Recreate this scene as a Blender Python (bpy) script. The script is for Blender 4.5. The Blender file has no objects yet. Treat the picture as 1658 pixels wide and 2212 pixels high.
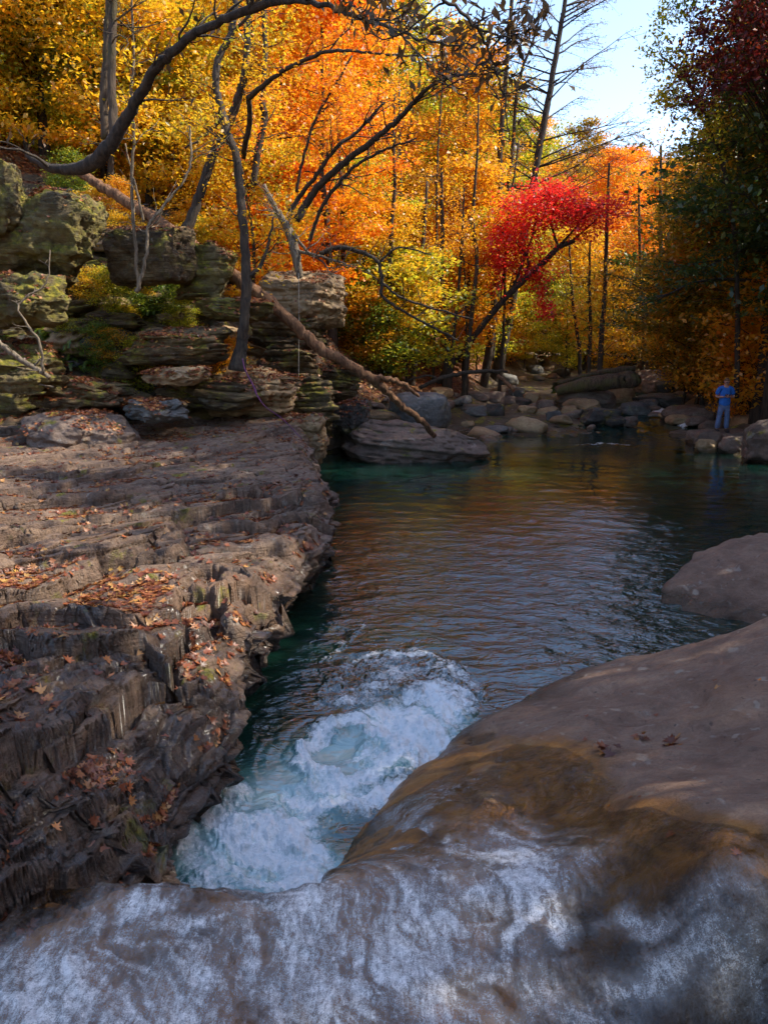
import bpy, math, random
import numpy as np
from mathutils import Vector, Matrix

# ------------------------------------------------------------------ camera, world, sun, exposure
SC = bpy.context.scene
COL = SC.collection
F = 1671.0; PW, PH = 1658.0, 2212.0
PITCH = math.radians(12.4); CAMZ = 3.3
cam_d = bpy.data.cameras.new('camera'); cam = bpy.data.objects.new('camera', cam_d); COL.objects.link(cam)
cam_d.sensor_fit = 'VERTICAL'; cam_d.sensor_height = 24.0; cam_d.lens = 24.0*F/PH
cam_d.clip_start = 0.05; cam_d.clip_end = 3000
cam.location = (0, 0, CAMZ); cam.rotation_euler = (math.pi/2 - PITCH, 0, 0)
SC.camera = cam

SUN_TO = Vector((0.68, 0.04, 0.735)).normalized()
W = bpy.data.worlds.new("World"); SC.world = W; W.use_nodes = True
nt = W.node_tree; bg = nt.nodes['Background']
sky = nt.nodes.new('ShaderNodeTexSky'); sky.sky_type = 'NISHITA'; sky.sun_disc = False
sky.sun_elevation = math.asin(SUN_TO.z); sky.sun_rotation = math.atan2(SUN_TO.x, SUN_TO.y)
sky.air_density = 0.9; sky.dust_density = 0.9; sky.ozone_density = 1.05; sky.altitude = 500
nt.links.new(sky.outputs[0], bg.inputs[0]); bg.inputs[1].default_value = 0.15
sd = bpy.data.lights.new('sun', 'SUN'); sd.energy = 2.7; sd.angle = math.radians(0.5); sd.color = (1.0, 0.92, 0.78)
sun = bpy.data.objects.new('sun', sd); COL.objects.link(sun)
sun.rotation_euler = SUN_TO.to_track_quat('Z', 'Y').to_euler(); sun.location = (20, -5, 30)
SC.view_settings.view_transform = 'Standard'; SC.view_settings.look = 'None'
SC.view_settings.exposure = 1.6; SC.view_settings.gamma = 1.0
SC.cycles.max_bounces = 6; SC.cycles.diffuse_bounces = 3; SC.cycles.glossy_bounces = 3
SC.cycles.transmission_bounces = 4; SC.cycles.transparent_max_bounces = 8
SC.cycles.use_denoising = True
SC.cycles.caustics_reflective = False; SC.cycles.caustics_refractive = False
SC.cycles.sample_clamp_indirect = 6.0
SC.cycles.use_adaptive_sampling = True; SC.cycles.adaptive_threshold = 0.02

# ------------------------------------------------------------------ maths helpers
RNG = np.random.default_rng(7)
cp_, sp_ = math.cos(PITCH), math.sin(PITCH)
def ray(px, py):
    u = (px - PW/2)/F; v = (PH/2 - py)/F
    return (u, cp_ + v*sp_, -sp_ + v*cp_)
def onz(px, py, z=0.0):
    d = ray(px, py); t = (z - CAMZ)/d[2]
    return (d[0]*t, d[1]*t, z)
def aty(px, py, Y):
    d = ray(px, py); t = Y/d[1]
    return (d[0]*t, Y, CAMZ + d[2]*t)
def proj(x, y, z):
    zz = z - CAMZ; dep = y*cp_ - zz*sp_; up = y*sp_ + zz*cp_
    return PW/2 + F*x/dep, PH/2 - F*up/dep
def depth_of(p):
    return p[1]*cp_ - (p[2]-CAMZ)*sp_

_P = np.random.default_rng(11).permutation(256).astype(np.int64); _P = np.concatenate([_P, _P, _P])
_G = np.random.default_rng(12).normal(size=(256, 3)); _G /= np.linalg.norm(_G, axis=1)[:, None]
def pn(x, y, z=0.0):
    x, y, z = np.broadcast_arrays(np.asarray(x, float), np.asarray(y, float), np.asarray(z, float))
    xi, yi, zi = np.floor(x), np.floor(y), np.floor(z)
    fx, fy, fz = x-xi, y-yi, z-zi
    xi = xi.astype(np.int64) & 255; yi = yi.astype(np.int64) & 255; zi = zi.astype(np.int64) & 255
    u = fx*fx*fx*(fx*(fx*6-15)+10); v = fy*fy*fy*(fy*(fy*6-15)+10); w = fz*fz*fz*(fz*(fz*6-15)+10)
    r = 0
    for dx in (0, 1):
        for dy in (0, 1):
            for dz in (0, 1):
                g = _G[_P[_P[_P[(xi+dx) & 255] + ((yi+dy) & 255)] + ((zi+dz) & 255)]]
                d = g[..., 0]*(fx-dx) + g[..., 1]*(fy-dy) + g[..., 2]*(fz-dz)
                r = r + d*(u if dx else 1-u)*(v if dy else 1-v)*(w if dz else 1-w)
    return r*1.5
def fbm(x, y, z=0.0, o=4, g=0.5):
    a, s, r = 1.0, 1.0, 0.0
    for i in range(o):
        r = r + a*pn(np.asarray(x)*s+17.3*i, np.asarray(y)*s-9.1*i, np.asarray(z)*s+5.7*i); a *= g; s *= 2.03
    return r
def sst(a, b, x):
    t = np.clip((np.asarray(x, float)-a)/(b-a), 0, 1); return t*t*(3-2*t)
def saw(ph, w=0.08):
    f = ph - np.floor(ph); return np.where(f < 1-w, f/(1-w), (1-f)/w)

def make_rbf(pts, vals, smooth=1e-3):
    P = np.asarray(pts, float); V = np.asarray(vals, float); n = len(P)
    def phi(r2): return 0.5*r2*np.log(r2+1e-9)
    d2 = ((P[:, None]-P[None])**2).sum(-1)
    A = np.zeros((n+3, n+3)); A[:n, :n] = phi(d2) + np.eye(n)*smooth
    A[:n, n] = 1; A[:n, n+1:] = P; A[n, :n] = 1; A[n+1:, :n] = P.T
    c = np.linalg.solve(A, np.concatenate([V, np.zeros(3)]))
    def f(x, y):
        x = np.asarray(x, float); y = np.asarray(y, float); sh = x.shape
        x = x.ravel(); y = y.ravel(); r = c[n] + c[n+1]*x + c[n+2]*y
        for i in range(n): r = r + c[i]*phi((x-P[i, 0])**2 + (y-P[i, 1])**2)
        return r.reshape(sh)
    return f
def worley(u, v, seed=0):
    """cell id randoms (r1, r2), vector to the seed (du, dv) and distance to the nearest cell edge"""
    u, v = np.broadcast_arrays(np.asarray(u, float), np.asarray(v, float)); iu, iv = np.floor(u).astype(np.int64), np.floor(v).astype(np.int64)
    d1 = np.full(u.shape, 9.0); d2 = np.full(u.shape, 9.0); b1 = np.zeros(u.shape); b2 = np.zeros(u.shape); bu = np.zeros(u.shape); bv = np.zeros(u.shape)
    for a in (-1, 0, 1):
        for b in (-1, 0, 1):
            h1 = _P[_P[(iu+a+seed) & 255] + ((iv+b) & 255)]; h2 = _P[h1+77]; h3 = _P[h2+31]; h4 = _P[h3+13]
            du = u-(iu+a+.1+.8*h1/255.); dv = v-(iv+b+.1+.8*h2/255.); d = np.hypot(du, dv); m = d < d1
            d2 = np.where(m, d1, np.minimum(d2, d)); d1 = np.where(m, d, d1)
            b1 = np.where(m, h3/255., b1); b2 = np.where(m, h4/255., b2); bu = np.where(m, du, bu); bv = np.where(m, dv, bv)
    return b1, b2, bu, bv, d2-d1
def seg_dist(x, y, pl):
    """signed distance to an open polyline; positive on its left side"""
    best = np.full(np.shape(x), 1e9); sg = np.ones(np.shape(x))
    for (ax, ay), (bx, by) in zip(pl[:-1], pl[1:]):
        dx, dy = bx-ax, by-ay; L = dx*dx+dy*dy
        t = np.clip(((x-ax)*dx+(y-ay)*dy)/L, 0, 1)
        ex, ey = x-(ax+t*dx), y-(ay+t*dy); d = np.sqrt(ex*ex+ey*ey)
        c = dx*(y-ay) - dy*(x-ax); m = d < best
        best = np.where(m, d, best); sg = np.where(m, np.sign(c), sg)
    return best*sg

# ------------------------------------------------------------------ mesh helpers
def mesh_np(name, V, faces, mat=None, smooth=True, attrs=None):
    """faces: (n,3|4) int array or list of such arrays"""
    if not isinstance(faces, (list, tuple)): faces = [faces]
    faces = [np.asarray(f, np.int32) for f in faces if len(f)]
    V = np.asarray(V, np.float32)
    me = bpy.data.meshes.new(name)
    me.vertices.add(len(V)); me.vertices.foreach_set('co', V.ravel())
    li = np.concatenate([f.ravel() for f in faces]); tot = np.concatenate([np.full(len(f), f.shape[1], np.int32) for f in faces])
    st = np.concatenate([[0], np.cumsum(tot)[:-1]]).astype(np.int32)
    me.loops.add(len(li)); me.loops.foreach_set('vertex_index', li)
    me.polygons.add(len(tot)); me.polygons.foreach_set('loop_start', st); me.polygons.foreach_set('loop_total', tot)
    if smooth: me.polygons.foreach_set('use_smooth', np.ones(len(tot), bool))
    me.update(calc_edges=True)
    if attrs:
        for k, a in attrs.items():
            at = me.attributes.new(k, 'FLOAT', 'POINT'); at.data.foreach_set('value', np.asarray(a, np.float32).ravel())
    if mat is not None: me.materials.append(mat)
    return me
def grid_faces(nr, nc):
    i = np.arange(nr*nc).reshape(nr, nc)
    return np.stack([i[:-1, :-1], i[:-1, 1:], i[1:, 1:], i[1:, :-1]], -1).reshape(-1, 4)
def ob(name, me, parent=None, label=None, cat=None, group=None, kind=None, loc=None, rot=None, scale=None):
    o = bpy.data.objects.new(name, me); COL.objects.link(o)
    if parent is not None: o.parent = parent
    if loc is not None: o.location = loc
    if rot is not None: o.rotation_euler = rot
    if scale is not None: o.scale = scale
    if label: o['label'] = label
    if cat: o['category'] = cat
    if group: o['group'] = group
    if kind: o['kind'] = kind
    return o

def tube(paths, sides=8, rough=0.0, seed=0):
    """paths: list of (points Nx3, radii N). Returns V, F arrays for all tubes."""
    VV, FF = [], []; base = 0
    for k, (pts, rad) in enumerate(paths):
        P = np.asarray(pts, float); R = np.asarray(rad, float); n = len(P)
        T = np.gradient(P, axis=0); T /= (np.linalg.norm(T, axis=1)[:, None]+1e-9)
        ref = np.array([0.0, 0, 1]) if abs(T[0, 2]) < 0.9 else np.array([1.0, 0, 0])
        N = np.cross(T[0], ref); N /= np.linalg.norm(N); Ns = []
        for i in range(n):
            N = N - T[i]*N.dot(T[i]); N /= (np.linalg.norm(N)+1e-9); Ns.append(N)
        Ns = np.array(Ns); Bs = np.cross(T, Ns)
        a = np.linspace(0, 2*np.pi, sides, endpoint=False)
        rr = R[:, None]*np.ones(sides)[None]
        if rough:
            s = np.cumsum(np.r_[0, np.linalg.norm(np.diff(P, axis=0), axis=1)])
            rr = rr*(1 + rough*fbm(np.cos(a)[None]*1.2+seed, np.sin(a)[None]*1.2, s[:, None]*1.3, 3))
        V = P[:, None] + rr[..., None]*(np.cos(a)[None, :, None]*Ns[:, None] + np.sin(a)[None, :, None]*Bs[:, None])
        V = V.reshape(-1, 3); V = np.vstack([V, P[0], P[-1]])
        i = np.arange(n*sides).reshape(n, sides); j = np.roll(i, -1, 1)
        f = np.stack([i[:-1], j[:-1], j[1:], i[1:]], -1).reshape(-1, 4)
        c0, c1 = n*sides, n*sides+1
        cap = np.concatenate([np.stack([j[0], i[0], np.full(sides, c0), np.full(sides, c0)], -1)[:, :3],
                              np.stack([i[-1], j[-1], np.full(sides, c1)], -1)])
        VV.append(V); FF.append((f+base, cap+base)); base += len(V)
    return np.vstack(VV), [np.vstack([f[0] for f in FF]), np.vstack([f[1] for f in FF])]
def smooth_path(pts, m=6):
    """Catmull-Rom through points (any dimension)"""
    P = np.asarray(pts, float); Q = np.vstack([2*P[0]-P[1], P, 2*P[-1]-P[-2]]); out = []
    for i in range(1, len(Q)-2):
        for t in np.linspace(0, 1, m, endpoint=False):
            out.append(0.5*((2*Q[i]) + (-Q[i-1]+Q[i+1])*t + (2*Q[i-1]-5*Q[i]+4*Q[i+1]-Q[i+2])*t*t + (-Q[i-1]+3*Q[i]-3*Q[i+1]+Q[i+2])*t**3))
    out.append(P[-1]); return np.array(out)

def leaves_np(C, size, rng, up=0.6, aspect=0.55, fold=0.12, droop=0.0, jit=0.55):
    """diamond leaves; C (n,3). Returns V, F(quads)"""
    n = len(C)
    N = rng.normal(size=(n, 3)); N[:, 2] = np.abs(N[:, 2])*(1+up*2); N /= np.linalg.norm(N, axis=1)[:, None]
    A = rng.normal(size=(n, 3)); A[:, 2] -= droop; A -= N*(A*N).sum(1)[:, None]; A /= np.linalg.norm(A, axis=1)[:, None]
    B = np.cross(N, A); L = size*(1+jit*rng.uniform(-1, 1, n))[:, None]; Wd = L*aspect
    V = np.stack([C-A*L/2, C+B*Wd/2+N*L*fold, C+A*L/2, C-B*Wd/2+N*L*fold], 1).reshape(-1, 3)
    return V, np.arange(4*n).reshape(n, 4)

# ------------------------------------------------------------------ material helpers
def new_mat(name):
    m = bpy.data.materials.new(name); m.use_nodes = True; t = m.node_tree
    for n in list(t.nodes): t.nodes.remove(n)
    out = t.nodes.new('ShaderNodeOutputMaterial'); return m, t, out
class NT:
    def __init__(s, t): s.t = t
    def n(s, typ, **kw):
        nd = s.t.nodes.new(typ)
        for k, v in kw.items():
            if k.startswith('i_'):
                key = k[2:]; key = int(key) if key.isdigit() else key.replace('_', ' ')
                nd.inputs[key].default_value = v
            else: setattr(nd, k, v)
        return nd
    def l(s, a, b): s.t.links.new(a, b)
    def noise(s, vec, scale, detail=4, rough=0.55, dist=0.0):
        n = s.n('ShaderNodeTexNoise'); n.inputs['Scale'].default_value = scale; n.inputs['Detail'].default_value = detail
        n.inputs['Roughness'].default_value = rough; n.inputs['Distortion'].default_value = dist
        if vec is not None: s.l(vec, n.inputs['Vector'])
        return n.outputs['Fac']
    def ramp(s, fac, stops, interp='LINEAR'):
        r = s.n('ShaderNodeValToRGB'); e = r.color_ramp; e.interpolation = interp
        while len(e.elements) > 1: e.elements.remove(e.elements[-1])
        e.elements[0].position = stops[0][0]; c = stops[0][1]; e.elements[0].color = (*c, 1) if isinstance(c, tuple) else (c, c, c, 1)
        for p, c in stops[1:]:
            x = e.elements.new(p); x.color = (*c, 1) if isinstance(c, tuple) else (c, c, c, 1)
        s.l(fac, r.inputs[0]); return r.outputs[0]
    def mix(s, fac, a, b, mode='MIX'):
        m = s.n('ShaderNodeMix', data_type='RGBA', blend_type=mode)
        for sock, v in ((m.inputs[0], fac), (m.inputs[6], a), (m.inputs[7], b)):
            if hasattr(v, 'is_linked'): s.l(v, sock)
            elif isinstance(v, tuple): sock.default_value = (*v, 1)
            else: sock.default_value = v
        return m.outputs[2]
    def math(s, op, a, b=0.0, clamp=False):
        m = s.n('ShaderNodeMath', operation=op); m.use_clamp = clamp
        for i, v in ((0, a), (1, b)):
            if hasattr(v, 'is_linked'): s.l(v, m.inputs[i])
            else: m.inputs[i].default_value = v
        return m.outputs[0]
    def attr(s, name): return s.n('ShaderNodeAttribute', attribute_name=name).outputs['Fac']
    def mapped(s, vec, scale=(1, 1, 1), rot=(0, 0, 0)):
        m = s.n('ShaderNodeMapping'); m.inputs['Scale'].default_value = scale; m.inputs['Rotation'].default_value = rot
        s.l(vec, m.inputs[0]); return m.outputs[0]
    def bump(s, h, strength=0.5, dist=0.02, normal=None):
        b = s.n('ShaderNodeBump'); b.inputs['Strength'].default_value = strength; b.inputs['Distance'].default_value = dist
        s.l(h, b.inputs['Height'])
        if normal is not None: s.l(normal, b.inputs['Normal'])
        return b.outputs[0]

def rock_mat(name, dark, mid, light, moss=0.5, lichen=0.3, rough=0.75, bump=0.6, scale=1.0, strata=0.0, wet=False, leaf=False, orange=0.0, wetamt=1.0):
    m, t, out = new_mat(name); k = NT(t)
    pos = k.n('ShaderNodeNewGeometry'); P = pos.outputs['Position']
    col = k.ramp(k.noise(P, 1.1*scale, 7, 0.62, 0.3), [(0.30, dark), (0.5, mid), (0.68, light)])
    streak = k.noise(k.mapped(P, (1.5, 1.5, 6.0)), 0.9*scale, 6, 0.7, 1.2)
    col = k.mix(0.35, col, k.ramp(streak, [(0.35, dark), (0.62, light)]))
    fine = k.noise(P, 14*scale, 6, 0.7)
    col = k.mix(k.ramp(fine, [(0.42, 0.0), (0.75, 0.55)]), col, dark)
    if orange: 
        col = k.mix(k.ramp(k.noise(P, 0.9, 4, 0.5), [(0.55, 0.0), (0.7, orange)]), col, (0.32, 0.13, 0.03))
    if lichen:
        li = k.ramp(k.noise(P, 3.2*scale, 5, 0.6, 0.5), [(0.64-0.06*lichen, 0.0), (0.70-0.04*lichen, 0.5)])
        col = k.mix(li, col, (0.36, 0.33, 0.28))
    if moss:
        nz = k.n('ShaderNodeSeparateXYZ'); k.l(pos.outputs['Normal'], nz.inputs[0])
        mm = k.math('MULTIPLY', k.ramp(k.noise(P, 1.6*scale, 6, 0.65, 0.2), [(0.63-0.22*moss, 0.0), (0.70-0.18*moss, 1.0)]),
                    k.ramp(nz.outputs[2], [(0.0, 0.35), (0.5, 1.0)]))
        mc = k.ramp(k.noise(P, 9, 4, 0.6), [(0.3, (0.045, 0.05, 0.008)), (0.5, (0.19, 0.17, 0.012)), (0.7, (0.40, 0.31, 0.025))])
        col = k.mix(mm, col, mc)
    if leaf:
        nz = k.n('ShaderNodeSeparateXYZ'); k.l(pos.outputs['Normal'], nz.inputs[0])
        lf = k.math('MULTIPLY', k.ramp(nz.outputs[2], [(0.60, 0.0), (0.80, 1.0)]), k.ramp(k.noise(P, 0.8, 5, 0.6), [(0.3, 0.4), (0.5, 1.0)]))
        lf = k.math('MULTIPLY', lf, k.attr('bank'))
        v = k.n('ShaderNodeTexVoronoi'); v.inputs['Scale'].default_value = 13.0; k.l(P, v.inputs['Vector'])
        sx = k.n('ShaderNodeSeparateColor'); k.l(v.outputs['Color'], sx.inputs[0])
        lc = k.ramp(sx.outputs[0], [(0.0, (0.05, 0.016, 0.008)), (0.4, (0.16, 0.05, 0.02)), (0.7, (0.28, 0.11, 0.04)), (1.0, (0.38, 0.2, 0.08))])
        col = k.mix(lf, col, lc)
    zz = k.n('ShaderNodeSeparateXYZ'); k.l(P, zz.inputs[0])
    wl = k.ramp(k.math('ADD', zz.outputs[2], k.math('MULTIPLY', k.math('SUBTRACT', k.noise(P, 2.5, 4), 0.5), 0.25)), [(0.06, 1.0), (0.16, 0.0)])
    col = k.mix(wl, col, k.mix(0.62, col, (0.035, 0.020, 0.006)))
    bs = k.n('ShaderNodeBsdfPrincipled'); k.l(col, bs.inputs['Base Color'])
    if wet:
        w = k.math('MULTIPLY', k.attr('wet'), k.ramp(k.noise(P, 2.2, 5, 0.6, 0.4), [(0.40, 0.0), (0.56, 1.0)]), True)
        w = k.math('MULTIPLY', w, wetamt, True)
        k.l(k.math('MULTIPLY', w, 0.6), bs.inputs['Coat Weight']); bs.inputs['Coat Roughness'].default_value = 0.27; bs.inputs['Coat IOR'].default_value = 1.5
        r = k.mix(w, (rough,)*3, (0.27,)*3); k.l(r, bs.inputs['Roughness'])
        col2 = k.mix(w, col, k.mix(0.55, col, (0.01, 0.008, 0.008))); k.l(col2, bs.inputs['Base Color'])
    else: k.l(k.mix(wl, (rough,)*3, (0.25,)*3), bs.inputs['Roughness'])
    h = k.math('ADD', k.noise(P, 5*scale, 8, 0.66), k.math('MULTIPLY', k.noise(P, 30*scale, 5, 0.7), 0.35))
    if strata: h = k.math('ADD', h, k.math('MULTIPLY', k.noise(k.mapped(P, (0.6, 0.6, 17)), 1.0, 6, 0.68, 0.9), strata))
    k.l(k.bump(h, min(1.0, bump*1.15), 0.11), bs.inputs['Normal'])
    k.l(bs.outputs[0], out.inputs[0]); return m

def leaf_mat(name, stops, trans=0.55, clump=0.45, nscale=0.35):
    m, t, out = new_mat(name); k = NT(t)
    g = k.n('ShaderNodeNewGeometry')
    a = k.math('MULTIPLY', g.outputs['Random Per Island'], 1-clump)
    b = k.math('MULTIPLY', k.ramp(k.noise(g.outputs['Position'], nscale, 3, 0.6), [(0.3, 0.0), (0.7, 1.0)]), clump)
    col = k.ramp(k.math('ADD', a, b), stops)
    d = k.n('ShaderNodeBsdfDiffuse'); k.l(col, d.inputs[0])
    tr = k.n('ShaderNodeBsdfTranslucent'); k.l(k.mix(0.35, col, col, 'ADD'), tr.inputs[0])
    mx = k.n('ShaderNodeMixShader'); mx.inputs[0].default_value = trans
    k.l(d.outputs[0], mx.inputs[1]); k.l(tr.outputs[0], mx.inputs[2])
    gl = k.n('ShaderNodeBsdfGlossy'); gl.inputs['Roughness'].default_value = 0.45; gl.inputs[0].default_value = (1, 1, 1, 1)
    m2 = k.n('ShaderNodeMixShader'); m2.inputs[0].default_value = 0.04
    k.l(mx.outputs[0], m2.inputs[1]); k.l(gl.outputs[0], m2.inputs[2]); k.l(m2.outputs[0], out.inputs[0]); return m
def bark_mat(name, dark, light, scale=1.0, rough=0.9, moss=0.0):
    m, t, out = new_mat(name); k = NT(t); P = k.n('ShaderNodeTexCoord').outputs['Object']
    n1 = k.noise(k.mapped(P, (9, 9, 1.6)), 1.6*scale, 6, 0.65, 0.6)
    col = k.ramp(n1, [(0.35, dark), (0.65, light)])
    if moss: col = k.mix(k.ramp(k.noise(P, 1.5, 4), [(0.5, 0.0), (0.65, moss)]), col, (0.12, 0.12, 0.02))
    bs = k.n('ShaderNodeBsdfPrincipled'); k.l(col, bs.inputs['Base Color']); bs.inputs['Roughness'].default_value = rough
    k.l(k.bump(k.math('ADD', n1, k.math('MULTIPLY', k.noise(k.mapped(P, (30, 30, 4)), 1.6*scale, 4, 0.7, 0.4), 0.5)), 1.0, 0.05), bs.inputs['Normal']); k.l(bs.outputs[0], out.inputs[0]); return m
def flat_mat(name, c, rough=0.8, nz=0.15, scale=20):
    m, t, out = new_mat(name); k = NT(t); P = k.n('ShaderNodeTexCoord').outputs['Object']
    lo = tuple(x*(1-nz*2) for x in c); hi = tuple(min(1, x*(1+nz*2)) for x in c)
    bs = k.n('ShaderNodeBsdfPrincipled'); k.l(k.ramp(k.noise(P, scale, 4), [(0.3, lo), (0.7, hi)]), bs.inputs['Base Color'])
    bs.inputs['Roughness'].default_value = rough; k.l(bs.outputs[0], out.inputs[0]); return m

M = {}
M['ledge'] = rock_mat('ledge_sandstone', (0.055, 0.030, 0.019), (0.205, 0.124, 0.080), (0.40, 0.27, 0.18), moss=0.18, lichen=0.5, rough=0.62, bump=0.75, scale=1.5, strata=0.6, wet=True, orange=0.3)
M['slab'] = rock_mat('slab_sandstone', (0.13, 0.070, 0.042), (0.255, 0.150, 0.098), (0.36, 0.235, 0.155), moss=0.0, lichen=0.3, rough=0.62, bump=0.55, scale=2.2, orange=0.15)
M['ground'] = rock_mat('bank_ground', (0.03, 0.020, 0.012), (0.10, 0.070, 0.042), (0.24, 0.17, 0.10), moss=0.42, lichen=0.1, rough=0.85, bump=0.9, scale=1.0, strata=0.8, leaf=True)
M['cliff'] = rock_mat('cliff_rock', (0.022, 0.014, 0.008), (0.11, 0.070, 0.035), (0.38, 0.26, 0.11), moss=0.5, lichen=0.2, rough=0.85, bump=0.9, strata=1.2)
M['moss'] = rock_mat('mossy_rock', (0.035, 0.026, 0.014), (0.14, 0.10, 0.045), (0.32, 0.24, 0.10), moss=.95, lichen=0.3, rough=0.9, bump=0.9, strata=0.8)
M['boulder'] = rock_mat('creek_boulder', (0.05, 0.034, 0.025), (0.17, 0.115, 0.085), (0.31, 0.22, 0.16), moss=0.15, lichen=0.3, rough=0.7, bump=0.6)
M['greyb'] = rock_mat('grey_boulder', (0.035, 0.035, 0.035), (0.12, 0.115, 0.105), (0.24, 0.23, 0.21), moss=0.1, lichen=0.9, rough=0.75, bump=0.6)
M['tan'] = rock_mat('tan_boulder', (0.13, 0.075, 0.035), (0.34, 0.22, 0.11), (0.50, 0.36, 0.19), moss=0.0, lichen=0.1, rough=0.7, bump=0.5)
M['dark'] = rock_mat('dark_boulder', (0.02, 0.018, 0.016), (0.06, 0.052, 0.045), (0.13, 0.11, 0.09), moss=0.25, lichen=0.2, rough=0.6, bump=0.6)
# ------------------------------------------------------------------ ground sheet
FOOT_L = [(-30, -20), (-16, 5), (-13, 13), (-9.0, 17.0), (-4.5, 18.4), (-2.6, 19.2), (-2.1, 22), (-1.2, 25.0), (0.4, 27.4), (2.0, 29.5), (4.0, 34), (6.0, 41), (11, 58), (19, 84), (32, 120), (60, 200)]
FOOT_R = [(60, 190), (46, 120), (37, 84), (27, 58), (20, 42), (15.0, 33), (12.6, 28), (11.6, 24), (11.0, 19), (9.5, 12), (8.0, 7), (8.5, 0), (12, -10), (16, -25)]
def bedz(y): return 0.085*np.clip(np.asarray(y, float)-28.0, 0, 1e9)*1.0
def ground_h(x, y, fine=True):
    x = np.asarray(x, float); y = np.asarray(y, float)
    dl = seg_dist(x, y, FOOT_L); dr = seg_dist(x, y, FOOT_R)
    wob = 0.5*fbm(x*0.5, y*0.5, 3.0, 3)
    dl = dl + wob; dr = dr + wob
    far = sst(25, 33, y)
    FLn = np.interp(dl, [-50, -1, 0, 0.6, 1.2, 2.2, 3.2, 4.3, 5.5, 8, 15, 30, 60, 140, 300], [-1.2, -1.2, 0.1, 1.5, 2.2, 3.6, 4.7, 5.7, 6.7, 8.4, 12.5, 21, 35, 52, 60])
    FLf = np.interp(dl, [-50, -1, 0, 2, 5, 15, 30, 60, 140, 300], [-1.2, -0.05, 0.3, 1.3, 3.2, 9.5, 18, 33, 52, 60])
    FL = FLn*(1-far) + FLf*far
    FR = np.interp(dr, [-50, -1, 0, 2, 5, 15, 30, 60, 140, 300], [-1.2, -0.1, 0.3, 1.1, 2.5, 8.0, 16, 30, 48, 56])
    b = bedz(y)
    poolbed = -1.3*(1-sst(24.5, 28.5, y))
    bed = b + poolbed + 0.12*fbm(x*1.3, y*1.3, 1.0, 4)*sst(26, 29, y) - 0.02
    ch = np.interp(y, [20, 26, 30, 34, 40, 60], [8, 8.4, 10.2, 10.8, 10.5, 14])
    bed = bed - 0.30*np.exp(-((x-ch)/1.9)**2)*sst(26, 28, y)*(1-sst(40, 46, y))
    h = np.maximum(bed, b + np.maximum(FL, FR))
    if fine:
        # strata terraces on the near left bank
        st = sst(0.2, 1.2, dl)*(1-sst(6, 9, dl))*(1-sst(24, 27, y))
        ph = h/0.55 + 0.7*fbm(x*0.6, y*0.6, 9.0, 2)
        f = ph - np.floor(ph)
        h = h + st*0.55*((sst(0.55, 0.95, f)) - f)*0.9
        h = h + (0.16*fbm(x*1.1, y*1.1, 4.0, 4) + 0.05*fbm(x*5, y*5, 2.0, 3))*sst(-0.5, 1, np.maximum(dl, dr))
    return h
ths = np.concatenate([np.linspace(-math.pi, -0.75, 50, endpoint=False), np.linspace(-0.75, 0.75, 620), np.linspace(0.75, math.pi, 51)[1:]])
rs = np.concatenate([np.linspace(0.6, 14, 40, endpoint=False), np.linspace(14, 30, 230, endpoint=False), np.geomspace(30, 460, 150)])
RR, TT = np.meshgrid(rs, ths, indexing='ij'); GX = RR*np.sin(TT); GY = RR*np.cos(TT)
GZ = ground_h(GX, GY)
GZ = np.where(RR < 13, np.minimum(GZ, -1.2 + 20*sst(7, 13, np.abs(GX))), GZ)
gm = mesh_np('ground', np.stack([GX, GY, GZ], -1).reshape(-1, 3), grid_faces(*RR.shape), M['ground'], attrs={'bank': sst(0.0, 1.2, np.maximum(seg_dist(GX, GY, FOOT_L), seg_dist(GX, GY, FOOT_R)))})
# fan centre so the sheet has no hole under the camera
ob('ground', gm, kind='structure')

# ------------------------------------------------------------------ left rock ledge
RIMPX = [(650, 905, 1.46), (672, 952, 1.3), (690, 1000, 1.15), (716, 1040, 1.12), (722, 1072, 1.1), (700, 1110, 1.06), (668, 1150, 1.05), (640, 1180, 1.03), (600, 1228, 1.0),
         (560, 1275, 1.0), (526, 1330, .98), (500, 1378, .96), (490, 1440, .95), (500, 1500, .80), (486, 1560, .62), (450, 1640, .50), (412, 1700, .44), (378, 1760, .40), (335, 1830, .40),
         (280, 1890, .52), (208, 1950, .72), (130, 2040, .82), (60, 2120, .82), (-20, 2212, .82), (-130, 2400, .82)]
rimw = [onz(*p) for p in RIMPX]; rimw.sort(key=lambda p: p[1])
RY = np.array([p[1] for p in rimw]); RX = np.array([p[0] for p in rimw])
# keep points monotone in y
keep = [0]
for i in range(1, len(RY)):
    if RY[i] > RY[keep[-1]]+0.05: keep.append(i)
RY, RX = RY[keep], RX[keep]
def rim_x(y):
    y = np.asarray(y, float)
    return np.interp(y, RY, RX) + 0.06*fbm(y*1.4, 3.3, 0, 3)*sst(1.5, 4, y) + 0.02*fbm(y*6, 8.3, 0, 3) + 0.10*(worley(y*1.9, 0.5, 9)[0]-.5)
ys = np.concatenate([np.linspace(0.9, 2, 30, endpoint=False), np.geomspace(2, 19.5, 1080)])
LEDGE_BASE = make_rbf([onz(a, b, c)[:2] for a, b, c in LPTS] if 'LPTS' in globals() else
    [(-1.2, 2), (-2.5, 2), (-5, 2), (-1.1, 4), (-2.5, 4), (-5, 4), (-1.2, 7), (-3, 7), (-6, 7), (-1, 11), (-3, 11), (-7, 11), (-1.3, 14), (-4, 14), (-9, 14), (-1.6, 18.5), (-5, 18), (-10, 17), (-14, 10)],
    [0.84, 1.32, 1.55, 0.88, 1.18, 1.45, 0.98, 1.12, 1.4, 1.08, 1.12, 1.35, 1.15, 1.22, 1.4, 1.42, 1.4, 1.5, 1.6], 1e-2)
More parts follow.
